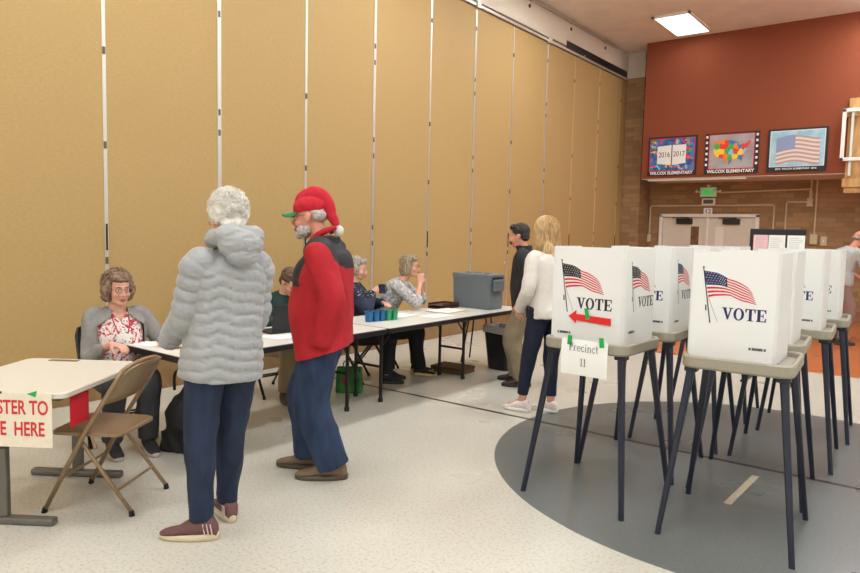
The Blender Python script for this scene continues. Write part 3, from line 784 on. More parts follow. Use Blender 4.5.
# ------------------------------------------------------------------ folding chair
M_['chair'] = mat('tan enamelled steel', (150, 124, 92), .35, .25, var=.05, vscale=12)
M_['chairdark'] = mat('black enamelled steel', (26, 25, 26), .4, .3)
def folding_chair(label, loc, rz, m, group=None):
    """sitter faces local +y"""
    t = thing('folding_chair', label, 'chair', loc, rz, group)
    hw = .2
    # seat pan
    b = B(); rings = []
    for z, k in ((.418, .01), (.422, 0), (.437, 0), (.443, .008)):
        rings.append([(x*(.93+.07*(y+.2)/.4), y+.02, z-(.006 if abs(x) < .05 else 0)) for x, y in rrect(.2-k, .2-k, .05, 5)])
    loft(b, rings); obj('seat', b, m, t, smooth=False)
    b = B()
    # long back frame: up one side, over the top, down the other into the front feet
    path = []
    for s in (-1, 1):
        side = [(s*.215, .24, .015), (s*.215, .0, .46), (s*.213, -.17, .73)]
        path.append(side)
    top = []
    for k in range(9):
        a = PI*k/8; top.append((-.213*math.cos(a)*(1 if abs(math.cos(a)) > .9 else 1), -.19-.012*math.sin(a), .75+.055*math.sin(a)**.6))
    pts = path[0]+top[1:-1]+list(reversed(path[1]))
    tube(b, pts, .0125, n=10); obj('back_frame', b, m, t, smooth=True)
    for s in (-1, 1):
        b = B(); tube(b, [(s*.19, .06, .42), (s*.19, .0, .33), (s*.195, -.24, .012)], .011, n=10); l = obj('rear_leg', b, m, t, smooth=True)
        b = B(); cyl(b, (s*.195, -.236, .0), (s*.195, -.232, .03), .016, .013); obj('rubber_foot', b, M_['chairdark'], l)
        b = B(); cyl(b, (s*.215, .243, 0), (s*.215, .236, .03), .016, .013); obj('rubber_foot', b, M_['chairdark'], t)
        b = B(); tube(b, [(s*.2, -.02, .425), (s*.205, -.05, .36)], .008, n=6); obj('hinge', b, m, t)
    b = B(); tube(b, [(-.215, .15, .19), (.215, .15, .19)], .008, n=8); obj('front_stretcher', b, m, t)
    b = B(); tube(b, [(-.193, -.15, .13), (.193, -.15, .13)], .008, n=8); obj('rear_stretcher', b, m, t)
    # curved backrest plate
    b = B(); fr, bk = [], []
    nx, nz = 14, 6
    def bp(u, v, off):
        x = -.205+.41*u; top_ = .812-.06*abs(2*u-1)**4; z = .60+(top_-.60)*v
        yb = -.095-(z-.6)*.62 ; y = yb-.03*(1-(2*u-1)**2)+off
        if v == 0: z -= 0
        return (x, y, z)
    g = [[[b.verts.new(bp(i/nx, j/nz, o_)) for j in range(nz+1)] for i in range(nx+1)] for o_ in (0, -.006)]
    for i in range(nx):
        for j in range(nz):
            b.faces.new((g[0][i][j], g[0][i+1][j], g[0][i+1][j+1], g[0][i][j+1])); b.faces.new((g[1][i][j], g[1][i][j+1], g[1][i+1][j+1], g[1][i+1][j]))
    for i in range(nx):
        for j in (0, nz): b.faces.new((g[0][i][j], g[0][i+1][j], g[1][i+1][j], g[1][i][j]))
    for j in range(nz):
        for i in (0, nx): b.faces.new((g[0][i][j], g[0][i][j+1], g[1][i][j+1], g[1][i][j]))
    obj('backrest', b, m, t, smooth=True)
    return t
def face(dx, dy): return math.atan2(dy, dx)-PI/2
folding_chair('empty tan metal folding chair in the left foreground beside the desk', (-3.68, 1.865, 0), face(-.84, -.54), M_['chair'])

# ------------------------------------------------------------------ things on and under the tables
ZT = .71
M_['ballot'] = mat('grey ballot box plastic', (104, 112, 116), .45, bump=.05, bscale=200)
t = thing('ballot_box', 'large grey plastic ballot box at the far end of the tables', 'ballot box', (-4.19, 6.33, ZT+.001), R(-2))
b = B(); loft(b, [[(x, y, z) for x, y in rrect(.255-k, .14-k, .02)] for z, k in ((0, .012), (.01, .008), (.345, 0))]); obj('body', b, M_['ballot'], t)
b = B(); loft(b, [[(x, y, z) for x, y in rrect(.262-k, .147-k, .022)] for z, k in ((.335, 0), (.375, 0), (.385, .008))]); obj('lid', b, M_['ballot'], t)
b = B(); box(b, .255, -.1, .335, .268, .1, .352); obj('lid_seam', b, M_['black'], t)
b = B(); box(b, .255, -.09, .2, .295, .09, .325, bev=.008); obj('side_handle', b, M_['ballot'], t)
b = B()
for x in (-.12, 0, .13): box(b, x-.035, -.03, .384, x+.035, .03, .396, bev=.004)
obj('lid_latch', b, M_['ballot'], t)

M_['bluecup'] = mat('blue plastic', (24, 92, 140), .35); M_['greencup'] = mat('green plastic', (40, 140, 96), .35)
cups = [(-4.195, 4.55, 'bluecup', 'blue plastic cup nearest the red jacket in the row'), (-4.18, 4.62, 'bluecup', 'middle blue plastic cup in the row on the table'), (-4.165, 4.69, 'bluecup', 'blue plastic cup touching the green ones'), (-4.15, 4.76, 'greencup', 'green plastic cup next to the blue ones'), (-4.135, 4.83, 'greencup', 'green plastic cup at the far end of the row')]
for x, y, mm, lb in cups:
    b = B(); k = .031
    loft(b, [[(px, py, z) for px, py in rrect(w_, w_, .012)] for w_, z in ((k*.85, 0), (k, .09), (k+.004, .092), (k+.004, .097), (k-.004, .097), (k*.83, .006))])
    tag(obj('pen_cup', b, M_[mm], loc=(x, y, ZT+.001)), lb, 'cup', 'blue and green cups on the table')
def sheets(name, label, cat, x, y, rz, w, d, m, n=1, z=ZT, group=None, curl=0):
    b = B()
    for k in range(n):
        a = random.uniform(-.05, .05)
        box(b, -w/2, -d/2, .0006+.0012*k, w/2, d/2, .0014+.0012*k, M=Matrix.Rotation(a, 4, 'Z'))
    o = obj(name, b, m, loc=(x, y, z+.0006)); o.rotation_euler = (0, 0, rz)
    return tag(o, label, cat, group)
M_['manila'] = mat('manila folder', (222, 204, 140), .7)
sheets('paper_stack', 'white papers on the table just right of the green cups', 'paper', -4.28, 5.1, .1, .22, .3, M_['paper'], 5, group='papers on the far table')
sheets('paper_stack', 'white papers in front of the woman resting her chin on her hands', 'paper', -4.02, 5.35, -.1, .22, .3, M_['paper'], 3, group='papers on the far table')
sheets('file_folder', 'open cream folder beside the elbow of the woman with clasped hands', 'folder', -4.2, 5.78, .12, .3, .42, M_['manila'], 4)
sheets('paper_stack', 'white pages lying on the open cream folder', 'paper', -4.2, 5.76, .12, .25, .38, M_['paper'], 4, z=ZT+.0062, group='papers on the far table')
sheets('paper_stack', 'white papers on the near table in front of the laptop', 'paper', -4.08, 3.45, .05, .22, .3, M_['paper'], 3, group='papers on the near table')
t = thing('document_tray', 'dark brown document tray on the table left of the grey ballot box', 'tray', (-4.42, 6.0, ZT+.001), 0)
b = B(); M_['traybrown'] = mat('brown tray', (74, 44, 38), .5)
for z in (0, .032):
    box(b, -.1, -.15, z, .1, .15, z+.006)
    for s in ((-.1, -.15, -.094, .15), (.094, -.15, .1, .15), (-.1, .144, .1, .15)): box(b, s[0], s[1], z, s[2], s[3], z+.026)
obj('tray_body', b, M_['traybrown'], t)
# laptop
t = thing('laptop', 'open black laptop between the grey jacket and the red jacket', 'laptop', (-4.28, 3.62, ZT+.001), R(82))
b = B(); box(b, -.18, -.12, 0, .18, .12, .016, bev=.004); obj('base', b, M_['black'], t)
b = B(); box(b, -.18, -.006, 0, .18, .006, .225, bev=.004, M=Matrix.Translation((0, -.115, .018)) @ Matrix.Rotation(R(14), 4, 'X')); obj('screen', b, M_['black'], t)
b = B(); box(b, -.03, -.009, .09, .03, -.0065, .12, M=Matrix.Translation((0, -.115, .018)) @ Matrix.Rotation(R(14), 4, 'X')); obj('lid_badge', b, M_['greyleg'], t)
t = thing('jar', 'small amber jar on the near corner of the check-in table', 'jar', (-4.34, 2.62, ZT+.001))
b = B(); cyl(b, (0, 0, 0), (0, 0, .035), .024); obj('glass_body', b, mat('amber', (176, 128, 52), .3), t)
b = B(); cyl(b, (0, 0, .035), (0, 0, .048), .022); obj('cap', b, M_['paper'], t)
sheets('paper_form', 'white form with dark print under the seated cardigan woman\'s hand', 'paper', -4.46, 2.56, .3, .2, .16, M_['paper'], 1)
# bins, bags and boxes on the floor
t = thing('trash_can', 'black trash can with a clear liner at the end of the tables', 'trash can', (-4.01, 6.6, 0))
b = B(); loft(b, [[(x, y, z) for x, y in rrect(w_, w_*.85, .05)] for w_, z in ((.13, 0), (.135, .01), (.178, .46), (.185, .465), (.185, .485), (.172, .485), (.125, .02))]); obj('bin', b, M_['black'], t)
b = B(); loft(b, [[(x*(1+.03*math.sin(i*2.1)), y*(1+.03*math.cos(i*1.7)), z+.008*math.sin(i*2.7)) for i, (x, y) in enumerate(rrect(w_, w_*.86, .05))] for w_, z in ((.19, .42), (.193, .47), (.19, .5), (.17, .5), (.16, .4))], caps=False)
obj('liner', b, mat('clear liner', (196, 190, 188), .25), t)
t = thing('step_stool', 'thin black framed stool with pale rails behind the trash can', 'stool', (-4.46, 6.8, 0), .3)
b = B(); box(b, -.13, -.13, .56, .13, .13, .585, bev=.01); obj('seat', b, M_['conduit'], t)
for sx in (-1, 1):
    for sy in (-1, 1):
        b = B(); tube(b, [(sx*.1, sy*.1, .56), (sx*.17, sy*.17, 0)], .01, n=8); obj('leg', b, M_['tableleg'], t)
M_['greenbag'] = mat('green printed bag', (48, 118, 48), .6, var=.3, vscale=12)
t = thing('shopping_bag', 'green reusable shopping bag on the floor under the check-in table', 'bag', (-4.5, 4.62, 0), R(38))
b = B(); loft(b, [[(x, y, z) for x, y in rrect(w_, d_, .02)] for w_, d_, z in ((.12, .07, 0), (.125, .075, .02), (.122, .07, .15), (.12, .05, .235), (.115, .045, .235), (.11, .05, .05))]); obj('bag_body', b, M_['greenbag'], t)
b = B(); tube(b, [(-.05, -.045, .23), (-.045, -.05, .3), (.045, -.05, .3), (.05, -.045, .23)], .006, n=6, smooth=4); obj('handle', b, M_['greenbag'], t)
b = B(); ell(b, (-.03, -.073, .12), (.035, .006, .035)); obj('print', b, mat('red bag print', (180, 40, 50), .6), t)
t = thing('flat_box', 'flat brown cardboard box on the floor beneath the far end of the table', 'box', (-4.33, 6.08, 0), R(4))
b = B(); box(b, -.2, -.14, 0, .2, .14, .05, bev=.004); obj('base', b, mat('brown cardboard', (104, 78, 50), .8), t)
b = B(); box(b, -.205, -.145, .045, .205, .145, .068, bev=.004); obj('lid', b, mat('dark cardboard', (84, 60, 38), .8), t)
# notice board behind the booths
t = thing('notice_board', 'black freestanding board holding pink and white notices behind the booths', 'notice board', (-1.5, 8.0, 0), 0)
b = B(); box(b, -.27, -.015, 1.0, .27, .015, 1.655, bev=.005); obj('panel', b, M_['black'], t)
for s in (-1, 1):
    b = B(); cyl(b, (s*.22, .02, .02), (s*.22, .02, 1.1), .014); l = obj('leg', b, M_['tableleg'], t)
    b = B(); box(b, s*.22-.02, -.2, 0, s*.22+.02, .24, .025, bev=.005); obj('foot', b, M_['tableleg'], l)
def lines(b, x0, z0, x1, z1, n, y, rn):
    for k in range(n):
        z = z1-(k+.5)*(z1-z0)/n
        rect2(b, x0, z-.0018, x0+(x1-x0)*rn.uniform(.7, 1), z+.0018, y)
for lb, x, w_, mm in (('pink notice sheet on the left of the black board', -.23, .15, 'pink'), ('white notice sheet in the middle of the black board', -.085, .165, 'paper'), ('white notice sheet on the right of the black board', .1, .165, 'paper')):
    if mm == 'pink': M_['pink'] = mat('pink paper', (236, 190, 190), .8)
    t = thing('notice_sheet', lb, 'paper notice', (-1.5+x, 7.983, 1.39))
    b = B(); box(b, 0, -.002, -.1, w_, 0, .2); obj('sheet', b, M_[mm], t)
    b = B(); lines(b, .02, -.08, w_-.02, .18, 13, -.0025, random.Random(int(w_*1000))); obj('print_lines', b, M_['printgrey'], t)
# dark table far right
t = thing('side_table', 'dark cabinet with a white top at the right edge behind the booths', 'table', (-.55, 12.35, 0))
b = B(); box(b, -.4, -.3, .0, .4, .3, .70, bev=.01); obj('cabinet', b, mat('dark wood cabinet', (52, 30, 26), .5), t)
b = B(); box(b, -.43, -.33, .70, .43, .33, .735, bev=.008); obj('top', b, M_['paper'], t)

# ================================================================== people
M_['skin'] = mat('fair skin', (214, 158, 132), .55, var=.05, vscale=25)
M_['skinred'] = mat('ruddy skin', (206, 138, 112), .55, var=.06, vscale=25)
M_['lip'] = mat('lips', (168, 84, 78), .5)
M_['eye'] = mat('eye white', (224, 218, 210), .3)
M_['iris'] = mat('iris', (52, 48, 46), .3)
M_['glass'] = mat('glasses frame', (58, 36, 34), .35)
def denim(name, c, c2): return mat(name, c, .85, c2=c2, vscale=14, bump=.25, bscale=350, stretch=(1, 1, .35))

def hand(b, w, d, nrm, side, curl=.5, s=1.0):
    w = V(w); d = V(d).normalized(); nrm = V(nrm); nrm = (nrm-d*nrm.dot(d)).normalized(); ac = d.cross(nrm)*side
    def P(a, c, e): return w+d*a*s+ac*c*s+nrm*e*s
    # palm: flattened loft
    rings = []
    for a, hw_, ht in ((-.02, .024, .02), (.01, .028, .018), (.045, .038, .017), (.08, .042, .014), (.092, .038, .011)):
        rings.append([P(a, hw_*math.cos(k*PI/6), ht*math.sin(k*PI/6)) for k in range(12)])
    loft(b, rings)
    for off, L, spread in ((.03, .072, .1), (.0105, .08, .03), (-.0095, .074, -.04), (-.029, .058, -.12)):
        p = P(.084, off, 0); pts = [P(.05, off*.8, 0), p]; ang = 0; r = [.0095*s, .0095*s]
        for seg, cu, rr_ in ((.45, .55, .0088), (.3, 1.0, .0082), (.25, .8, .0068)):
            ang += curl*cu
            dd = (d*math.cos(ang)+nrm*math.sin(ang)+ac*spread*math.cos(ang)).normalized()
            p = p+dd*L*seg*s; pts.append(p); r.append(rr_*s)
        tube(b, pts, r, n=8, roundcap=True)
    p0 = P(.02, .02, .004); p1 = p0+(d*.62+ac*.7+nrm*.25).normalized()*.04*s; p2 = p1+(d*.8+ac*.35+nrm*(.2+.5*curl)).normalized()*.032*s; p3 = p2+(d*.9+nrm*(.2+.7*curl)).normalized()*.026*s
    tube(b, [p0, p1, p2, p3], [.013*s, .0115*s, .0098*s, .008*s], n=8, roundcap=True)

def head_geo(b, H, s=1.0, beard=False):
    """H maps head space (y forward, origin between the ears at eye height) into the figure"""
    def e(c, r): 
        M = H @ Matrix.Translation(V(c)*s) @ Matrix.Diagonal((r[0]*s, r[1]*s, r[2]*s, 1))
        bmesh.ops.create_uvsphere(b, u_segments=20, v_segments=14, radius=1, matrix=M)
    e((0, -.012, .032), (.074, .095, .086)); e((0, .028, -.03), (.062, .062, .08)); e((0, .02, .035), (.066, .066, .06))
    e((0, .058, -.096), (.03, .027, .02)); e((0, .03, -.085), (.052, .048, .028))
    for q in (-1, 1):
        e((q*.036, .058, -.035), (.026, .028, .026)); e((q*.0765, -.006, -.008), (.010, .02, .031)); e((q*.08, -.012, -.0), (.008, .018, .02))
        e((q*.03, .078, .013), (.022, .014, .008)); e((q*.011, .1, -.04), (.009, .010, .008)); e((q*.031, .078, -.004), (.016, .012, .011))
    e((0, .08, .015), (.02, .014, .012)); e((0, .108, -.037), (.0105, .012, .010)); e((0, .084, -.068), (.026, .018, .014))
    pts = [H @ (V(p)*s) for p in ((0, .086, .008), (0, .1, -.014), (0, .112, -.034))]
    tube(b, pts, [.0075*s, .009*s, .0105*s], n=8, roundcap=True)

def head_parts(body, H, s=1.0, glasses=None, gcol='glass', brow=(90, 70, 50), smile=False, eyes=True):
    def sph(b, c, r):
        bmesh.ops.create_uvsphere(b, u_segments=12, v_segments=8, radius=1, matrix=H @ Matrix.Translation(V(c)*s) @ Matrix.Diagonal((r[0]*s, r[1]*s, r[2]*s, 1)))
    for q in (-1, 1):
        b = B(); sph(b, (q*.031, .0815, -.003), (.0125, .0105, .0075)); e = obj('eye', b, M_['eye'], body, smooth=True)
        b = B(); sph(b, (q*.031, .0885, -.003), (.0055, .005, .0055)); obj('iris', b, M_['iris'], e, smooth=True)
        b = B(); tube(b, [H @ (V(p)*s) for p in ((q*.014, .094, .017), (q*.031, .095, .022), (q*.05, .083, .016))], [.003*s, .0036*s, .002*s], n=6); obj('eyebrow', b, mat('brow', brow, .8), body, smooth=True)
    b = B()
    k = .004 if smile else 0
    tube(b, [H @ (V(p)*s) for p in ((-.026, .088, -.066+k), (-.012, .1, -.0655), (0, .1025, -.067), (.012, .1, -.0655), (.026, .088, -.066+k))], [.002*s, .0045*s, .0045*s, .0045*s, .002*s], n=8)
    tube(b, [H @ (V(p)*s) for p in ((-.022, .089, -.068+k), (-.01, .099, -.074), (.01, .099, -.074), (.022, .089, -.068+k))], [.002*s, .005*s, .005*s, .002*s], n=8)
    obj('lips', b, M_['lip'], body, smooth=True)
    if glasses:
        b = B()
        for q in (-1, 1):
            ring = []
            for i in range(17):
                a = 2*PI*i/16; ring.append(H @ (V((q*.033+.024*math.cos(a), .106-.006*abs(math.cos(a)), -.004+.0165*math.sin(a)))*s))
            tube(b, ring, .0014*s, n=6)
            tube(b, [H @ (V(p)*s) for p in ((q*.056, .1, .002), (q*.078, .05, .004), (q*.083, -.005, .004), (q*.082, -.02, -.012))], .002*s, n=6)
        tube(b, [H @ (V(p)*s) for p in ((-.01, .108, .002), (0, .112, .005), (.01, .108, .002))], .002*s, n=6)
        obj('glasses', b, M_[gcol], body, smooth=True)

def strands(b, H, s, n, rad, cen, phi0, phi1, hang, r0=.0016, lift=.0, wave=.004, seed=1, arc=(0, 2*PI), droop=0, nseg=7, fringe=None):
    """tapered hair strands running from the crown over an ellipsoid and then hanging"""
    rn = random.Random(seed)
    for i in range(n):
        th = rn.uniform(*arc); p0 = rn.uniform(phi0, phi1*.75); p1 = phi1*rn.uniform(.85, 1.05) if callable(phi1) is False else phi1(th)
        p1 = max(p1, p0+.25); k = 1+rn.uniform(0, .06)+lift*rn.random(); pts = []; ph = rn.uniform(0, 6); hg = hang(th)*rn.uniform(.8, 1.08) if callable(hang) else hang*rn.uniform(.6, 1.1)
        for j in range(nseg):
            f = p0+(p1-p0)*j/(nseg-1); t2 = th+.15*math.sin(ph+j)*(.3+wave*20)
            kk = k+lift*.5*j/(nseg-1)
            pts.append(V((cen[0]+rad[0]*kk*math.sin(f)*math.sin(t2), cen[1]-rad[1]*kk*math.sin(f)*math.cos(t2), cen[2]+rad[2]*kk*math.cos(f))))
        if hg > 0:
            last = pts[-1]; m_ = 6
            for j in range(1, m_+1):
                pts.append(V((last.x*(1-.1*j/m_)+wave*math.sin(ph+j*1.1), last.y-wave*math.cos(ph*1.3+j), last.z-hg*j/m_)))
        rs = [r0*s*(1 if 0 < q < len(pts)-2 else .45) for q in range(len(pts))]
        tube(b, [H @ (p*s) for p in pts], rs, n=3)

def ik(a, c, la, lb, pole):
    a, c = V(a), V(c); d = c-a; L = min(d.length, (la+lb)*.998); dn = d.normalized(); x = (la*la-lb*lb+L*L)/(2*L); h = math.sqrt(max(0, la*la-x*x))
    pole = V(pole); pole = (pole-dn*pole.dot(dn)).normalized()
    return a+dn*x+pole*h, a+dn*L

def shoe(parent, ank, d, L=.28, up=(70, 60, 50), sole=(200, 190, 160), low=True, m=None, stripe=False, groundz=0):
    d = V((d[0], d[1], 0)).normalized(); r = V((d.y, -d.x, 0)); a = V((ank[0], ank[1], groundz)); k = L/.28
    rings = []
    for y, w, z1 in ((-.078, .012, .05), (-.072, .026, .075), (-.05, .036, .112), (-.01, .04, .122), (.03, .041, .112), (.07, .043, .09), (.115, .045, .058), (.155, .043, .048), (.185, .033, .04), (.2, .014, .033)):
        c = a+d*y*k; h = (z1-.018)/2*k
        rings.append([c+r*w*k*(abs(math.cos(q))**.8)*(1 if math.cos(q) > 0 else -1)+V((0, 0, .018*k+h+h*math.sin(q))) for q in [i*PI/8 for i in range(16)]])
    b = B(); loft(b, rings); s = obj('shoe', b, m or mat('shoe upper', up, .75, var=.1, vscale=60, bump=.2), parent, smooth=True)
    b = B(); rg = []
    for z, g in ((0.001, -.003), (.008, .002), (.024, .003), (.03, -.002)):
        ring = []
        for i in range(24):
            q = 2*PI*i/24; y = .061+.142*math.cos(q); w = (.046 if y > .06 else .036+.01*max(0, (y+.08)/.14))*abs(math.sin(q))**.75*(1 if math.sin(q) > 0 else -1)
            ring.append(a+d*(y*k+g*math.cos(q))+r*(w*k+g*math.sin(q))+V((0, 0, z+(.012*max(0, -y/.08) if z > .02 else 0))))
        rg.append(ring)
    loft(b, rg); obj('sole', b, mat('shoe sole', sole, .7), s, smooth=True)
    if stripe:
        b = B()
        for q in (.0, .018, .036):
            for sd in (-1, 1):
                tube(b, [a+d*(-.06+q)*k+r*sd*.036*k+V((0, 0, .03)), a+d*(-.05+q)*k+r*sd*.037*k+V((0, 0, .09))], .003, n=5)
        obj('shoe_stripe', b, mat('shoe stripe', (214, 190, 184), .6), s)
    b = B()
    for q in range(4): tube(b, [a+d*(.03+.022*q)*k+r*(-.018)+V((0, 0, (.094-.011*q)*k)), a+d*(.033+.022*q)*k+V((0, 0, (.1-.012*q)*k)), a+d*(.03+.022*q)*k+r*.018+V((0, 0, (.094-.011*q)*k))], .0028, n=5)
    obj('laces', b, mat('laces', tuple(min(255, c+30) for c in up), .7), s)
    return s

class Fig:
    """one posed figure; local space: faces +y, right hand at +x"""
    def __init__(f, label, loc, rz, H=1.72, pelvis=(0, 0, .95), neck=(0, 0, 1.44), head=(0, .03, 1.6), hyaw=0, hpitch=0, hroll=0, sw=.19, hipw=.09, arms=None, legs=None, curl=(.4, .4), palms=None, skin='skin', bend=0, armup=(0, 0), category='person', hs=None, twist=0):
        f.s = H/1.75; f.root = thing('person', label, category, loc, rz)
        f.P, f.N = V(pelvis), V(neck); f.up = (f.N-f.P).normalized(); f.sw = sw; f.bend = bend
        f.X = V((math.cos(twist), math.sin(twist), 0)); f.F = f.up.cross(f.X).normalized(); f.X = f.F.cross(f.up).normalized()
        f.H = Matrix.Translation(head) @ Matrix.Rotation(hyaw, 4, 'Z') @ Matrix.Rotation(hpitch, 4, 'X') @ Matrix.Rotation(hroll, 4, 'Y')
        f.hs = hs or f.s
        f.sh = []; f.el = []; f.wr = []
        ua, fa = .285*f.s, .255*f.s
        for i, sd in enumerate((-1, 1)):
            S = f.N+f.X*sd*(sw-.02)-f.up*(.055*f.s)+V((0, 0, armup[i]))
            w, pole = arms[i]; e, w2 = ik(S, w, ua, fa, pole); f.sh.append(S); f.el.append(e); f.wr.append(w2)
        f.hip = []; f.kn = []; f.an = []; f.fd = []
        tl, sl = .43*f.s, .41*f.s
        for i, sd in enumerate((-1, 1)):
            a, fd, pole = legs[i]; h = f.P+f.X*sd*hipw-V((0, 0, .03)); k, a2 = ik(h, a, tl, sl, pole); f.hip.append(h); f.kn.append(k); f.an.append(a2); f.fd.append(fd)
        b = B(); head_geo(b, f.H, f.hs)
        hb = f.H @ (V((0, -.02, -.05))*f.hs)
        tube(b, [hb, hb.lerp(f.N, .5)+f.F*.003, f.N-f.up*.04], [.054*f.s, .054*f.s, .07*f.s], n=14, roundcap=True)
        f.torso(b, -.02)
        for i, sd in enumerate((-1, 1)):
            tube(b, [f.sh[i], f.sh[i].lerp(f.el[i], .5), f.el[i], f.el[i].lerp(f.wr[i], .35), f.wr[i]], [.042*f.s, .038*f.s, .034*f.s, .034*f.s, .024*f.s], n=12, roundcap=True)
            dd = (f.wr[i]-f.el[i]).normalized(); pal = palms[i] if palms else (V((0, 0, -1)), None)
            hd = V(pal[1]) if pal[1] else dd
            hand(b, f.wr[i], hd, pal[0], 1 if i == 0 else -1, curl[i], f.s*.97)
            tube(b, [f.hip[i], f.kn[i], f.kn[i].lerp(f.an[i], .3), f.an[i]], [.07*f.s, .05*f.s, .05*f.s, .035*f.s], n=12, roundcap=True)
            fdv = V((f.fd[i][0], f.fd[i][1], 0)).normalized(); tube(b, [f.an[i], f.an[i]+fdv*.07-V((0, 0, .045)), f.an[i]+fdv*.13-V((0, 0, .055))], [.031*f.s, .022*f.s, .014*f.s], n=10, roundcap=True)
        f.body = fuse('body', b, M_[skin], f.root, vox=.0055, sm=1)
    def tors(f, t):
        return f.P+(f.N-f.P)*t-f.F*f.bend*math.sin(PI*max(0, min(1, t)))
    def torso(f, b, ex, prof=None, t0=-.12, t1=1.0, n=14, disp=None, seg=40, belly=0, top=True):
        """closed loft of the trunk; ex = extra thickness"""
        s = f.s
        base = prof or [(-.2, .17, .11, .12), (-.05, .175, .115, .13), (.12, .165, .115, .115), (.3, .15, .105, .1), (.5, .16, .115, .105), (.7, .178, .12, .115), (.84, .182, .105, .115), (.93, .15, .085, .095), (1.0, .075, .065, .07), (1.04, .055, .05, .055)]
        L = (f.N-f.P).length; rings = []
        q = catmull(base, 8)
        for t, w, df, db in q:
            if t < t0 or t > t1+.045: continue
            c = f.tors(t); ring = []
            for k in range(seg):
                a = 2*PI*k/seg; ca, sa = math.cos(a), math.sin(a)
                p = 2/2.4
                x = (abs(ca)**p)*(1 if ca > 0 else -1)*(w*s*f.sw/.19+ex); y = (abs(sa)**p)*(1 if sa > 0 else -1)
                bl = belly*math.exp(-((t-.22)/.28)**2) if y > 0 else 0
                y = y*((df*s+bl if y > 0 else db*s)+ex)
                if disp:
                    dd = disp(t*L, a); r = math.hypot(x, y); x *= 1+dd/r; y *= 1+dd/r
                ring.append(c+f.X*x+f.F*y)
            rings.append(ring)
        loft(b, rings)
    def sleeve(f, b, i, r=(.062, .056, .052, .046), end=1.0, disp=None, n=20, smooth=5, stop=None):
        S, E_, W_ = f.sh[i], f.el[i], f.wr[i]; W2 = E_.lerp(W_, end)
        inn = S+(f.tors(.8)-S)*.35
        s = f.s
        tube(b, [inn, S, S.lerp(E_, .5), E_, E_.lerp(W2, .5), W2], [r[0]*s, r[0]*s*1.03, (r[0]+r[1])/2*s, r[1]*s, r[2]*s, r[3]*s], n=n, smooth=smooth, disp=disp)
    def trousers(f, m, r=(.1, .085, .07, .062), vox=.008, wr=.004, hem=.03, seed=1, wsc=(7, 7, 3.2), belt=.1, seatk=1, flare=None):
        b = B(); s = f.s
        prof = [(-.24, .12, .075, .08), (-.2, .155, .1, .115), (-.1, .175, .11, .13), (.05, .17, .11, .12), (.18, .155, .105, .108)]
        f.torso(b, .006, prof=prof, t0=-.3, t1=.2)
        for i in (0, 1):
            a = f.an[i]+V((0, 0, hem))*((f.kn[i]-f.an[i]).normalized().z if f.kn[i].z > f.an[i].z else 1)
            h = f.hip[i]; k = f.kn[i]
            tube(b, [h+(f.P-h)*.3+f.up*.03, h, h.lerp(k, .5), k, k.lerp(a, .45), a], [r[0]*s*.95, r[0]*s, (r[0]+r[1])/2*s, r[1]*s, r[2]*s*1.02, r[3]*s], n=22, smooth=5)
        return fuse('trousers', b, m, f.root, vox=vox, sm=2, wr=wr, wsc=wsc, seed=seed)

def hips(x, y=0, z=.085): return (x, y, z)
def scalp(b, H, s, lumps, tubes=()):
    for c, r in lumps:
        bmesh.ops.create_uvsphere(b, u_segments=18, v_segments=12, radius=1, matrix=H @ Matrix.Translation(V(c)*s) @ Matrix.Diagonal((r[0]*s, r[1]*s, r[2]*s, 1)))
UPR = (0, 0, 1)

# ---- woman in the grey quilted jacket -------------------------------------------------
f = Fig('white haired person in grey quilted jacket seen from behind, nearest the camera', (-2.87, 2.03, 0), face(-.99, .13), H=1.70,
        pelvis=(.01, 0, .93), neck=(.035, -.03, 1.415), head=(.045, .02, 1.585), hyaw=-.1, hpitch=-.12, sw=.187,
        arms=[((-.15, .25, .97), (-.35, -1, -.6)), ((.14, .24, 1.0), (.3, -1, -.5))], palms=[((1, 0, 0), (.5, .8, 0)), ((-1, 0, 0), (-.5, .8, 0))],
        legs=[((-.115, -.02, .085), (-.71, .7), (-.3, 1, 0)), ((.1, .12, .085), (.18, .95), (0, 1, 0))])
m = mat('grey quilted nylon', (152, 152, 150), .55, var=.04, vscale=14, bump=.18, bscale=90, sheen=.2)
QH = .056
def q_t(s_, a):
    # chevron quilting, lowest at the centre of the back
    zz = s_+.04*abs(math.cos(a+.5))+.005*math.sin(a*7)
    return .015*(abs(math.sin(PI*zz/QH))**.45)-.008
b = B()
prof = [(-.27, .205, .175, .16), (-.2, .208, .175, .162), (0, .202, .165, .158), (.25, .188, .14, .14), (.5, .186, .135, .13), (.72, .192, .13, .13), (.86, .178, .115, .12), (.94, .13, .09, .1), (1.0, .09, .075, .085), (1.04, .075, .07, .08)]
f.torso(b, .0, prof=prof, t0=-.3, disp=q_t, seg=72)
for i in (0, 1): f.sleeve(b, i, r=(.07, .066, .06, .048), disp=lambda s_, a: .016*(abs(math.sin(PI*s_/.065))**.42)-.008, n=28, smooth=14, end=1.08)
fuse('jacket', b, m, f.root, vox=.0055, sm=1, wr=.0022, wsc=(16, 16, 22))
b = B()
c = f.N
for p, r in (((0, -.105, .005), (.118, .072, .075)), ((-.055, -.085, .045), (.075, .065, .055)), ((.055, -.085, .045), (.075, .065, .055)), ((0, -.12, -.045), (.085, .05, .055)), ((-.09, -.03, .035), (.045, .075, .042)), ((.09, -.03, .035), (.045, .075, .042)), ((-.06, .06, .02), (.04, .05, .04)), ((.06, .06, .02), (.04, .05, .04))):
    ell(b, c+V(p)+V((.0, -.0, .045)), r)
fuse('hood', b, m, f.root, vox=.0055, sm=3, wr=.004, wsc=(11, 11, 26), seed=4)
f.trousers(denim('dark blue denim', (30, 44, 70), (20, 31, 52)), r=(.1, .078, .064, .054), wr=.008, hem=.0)
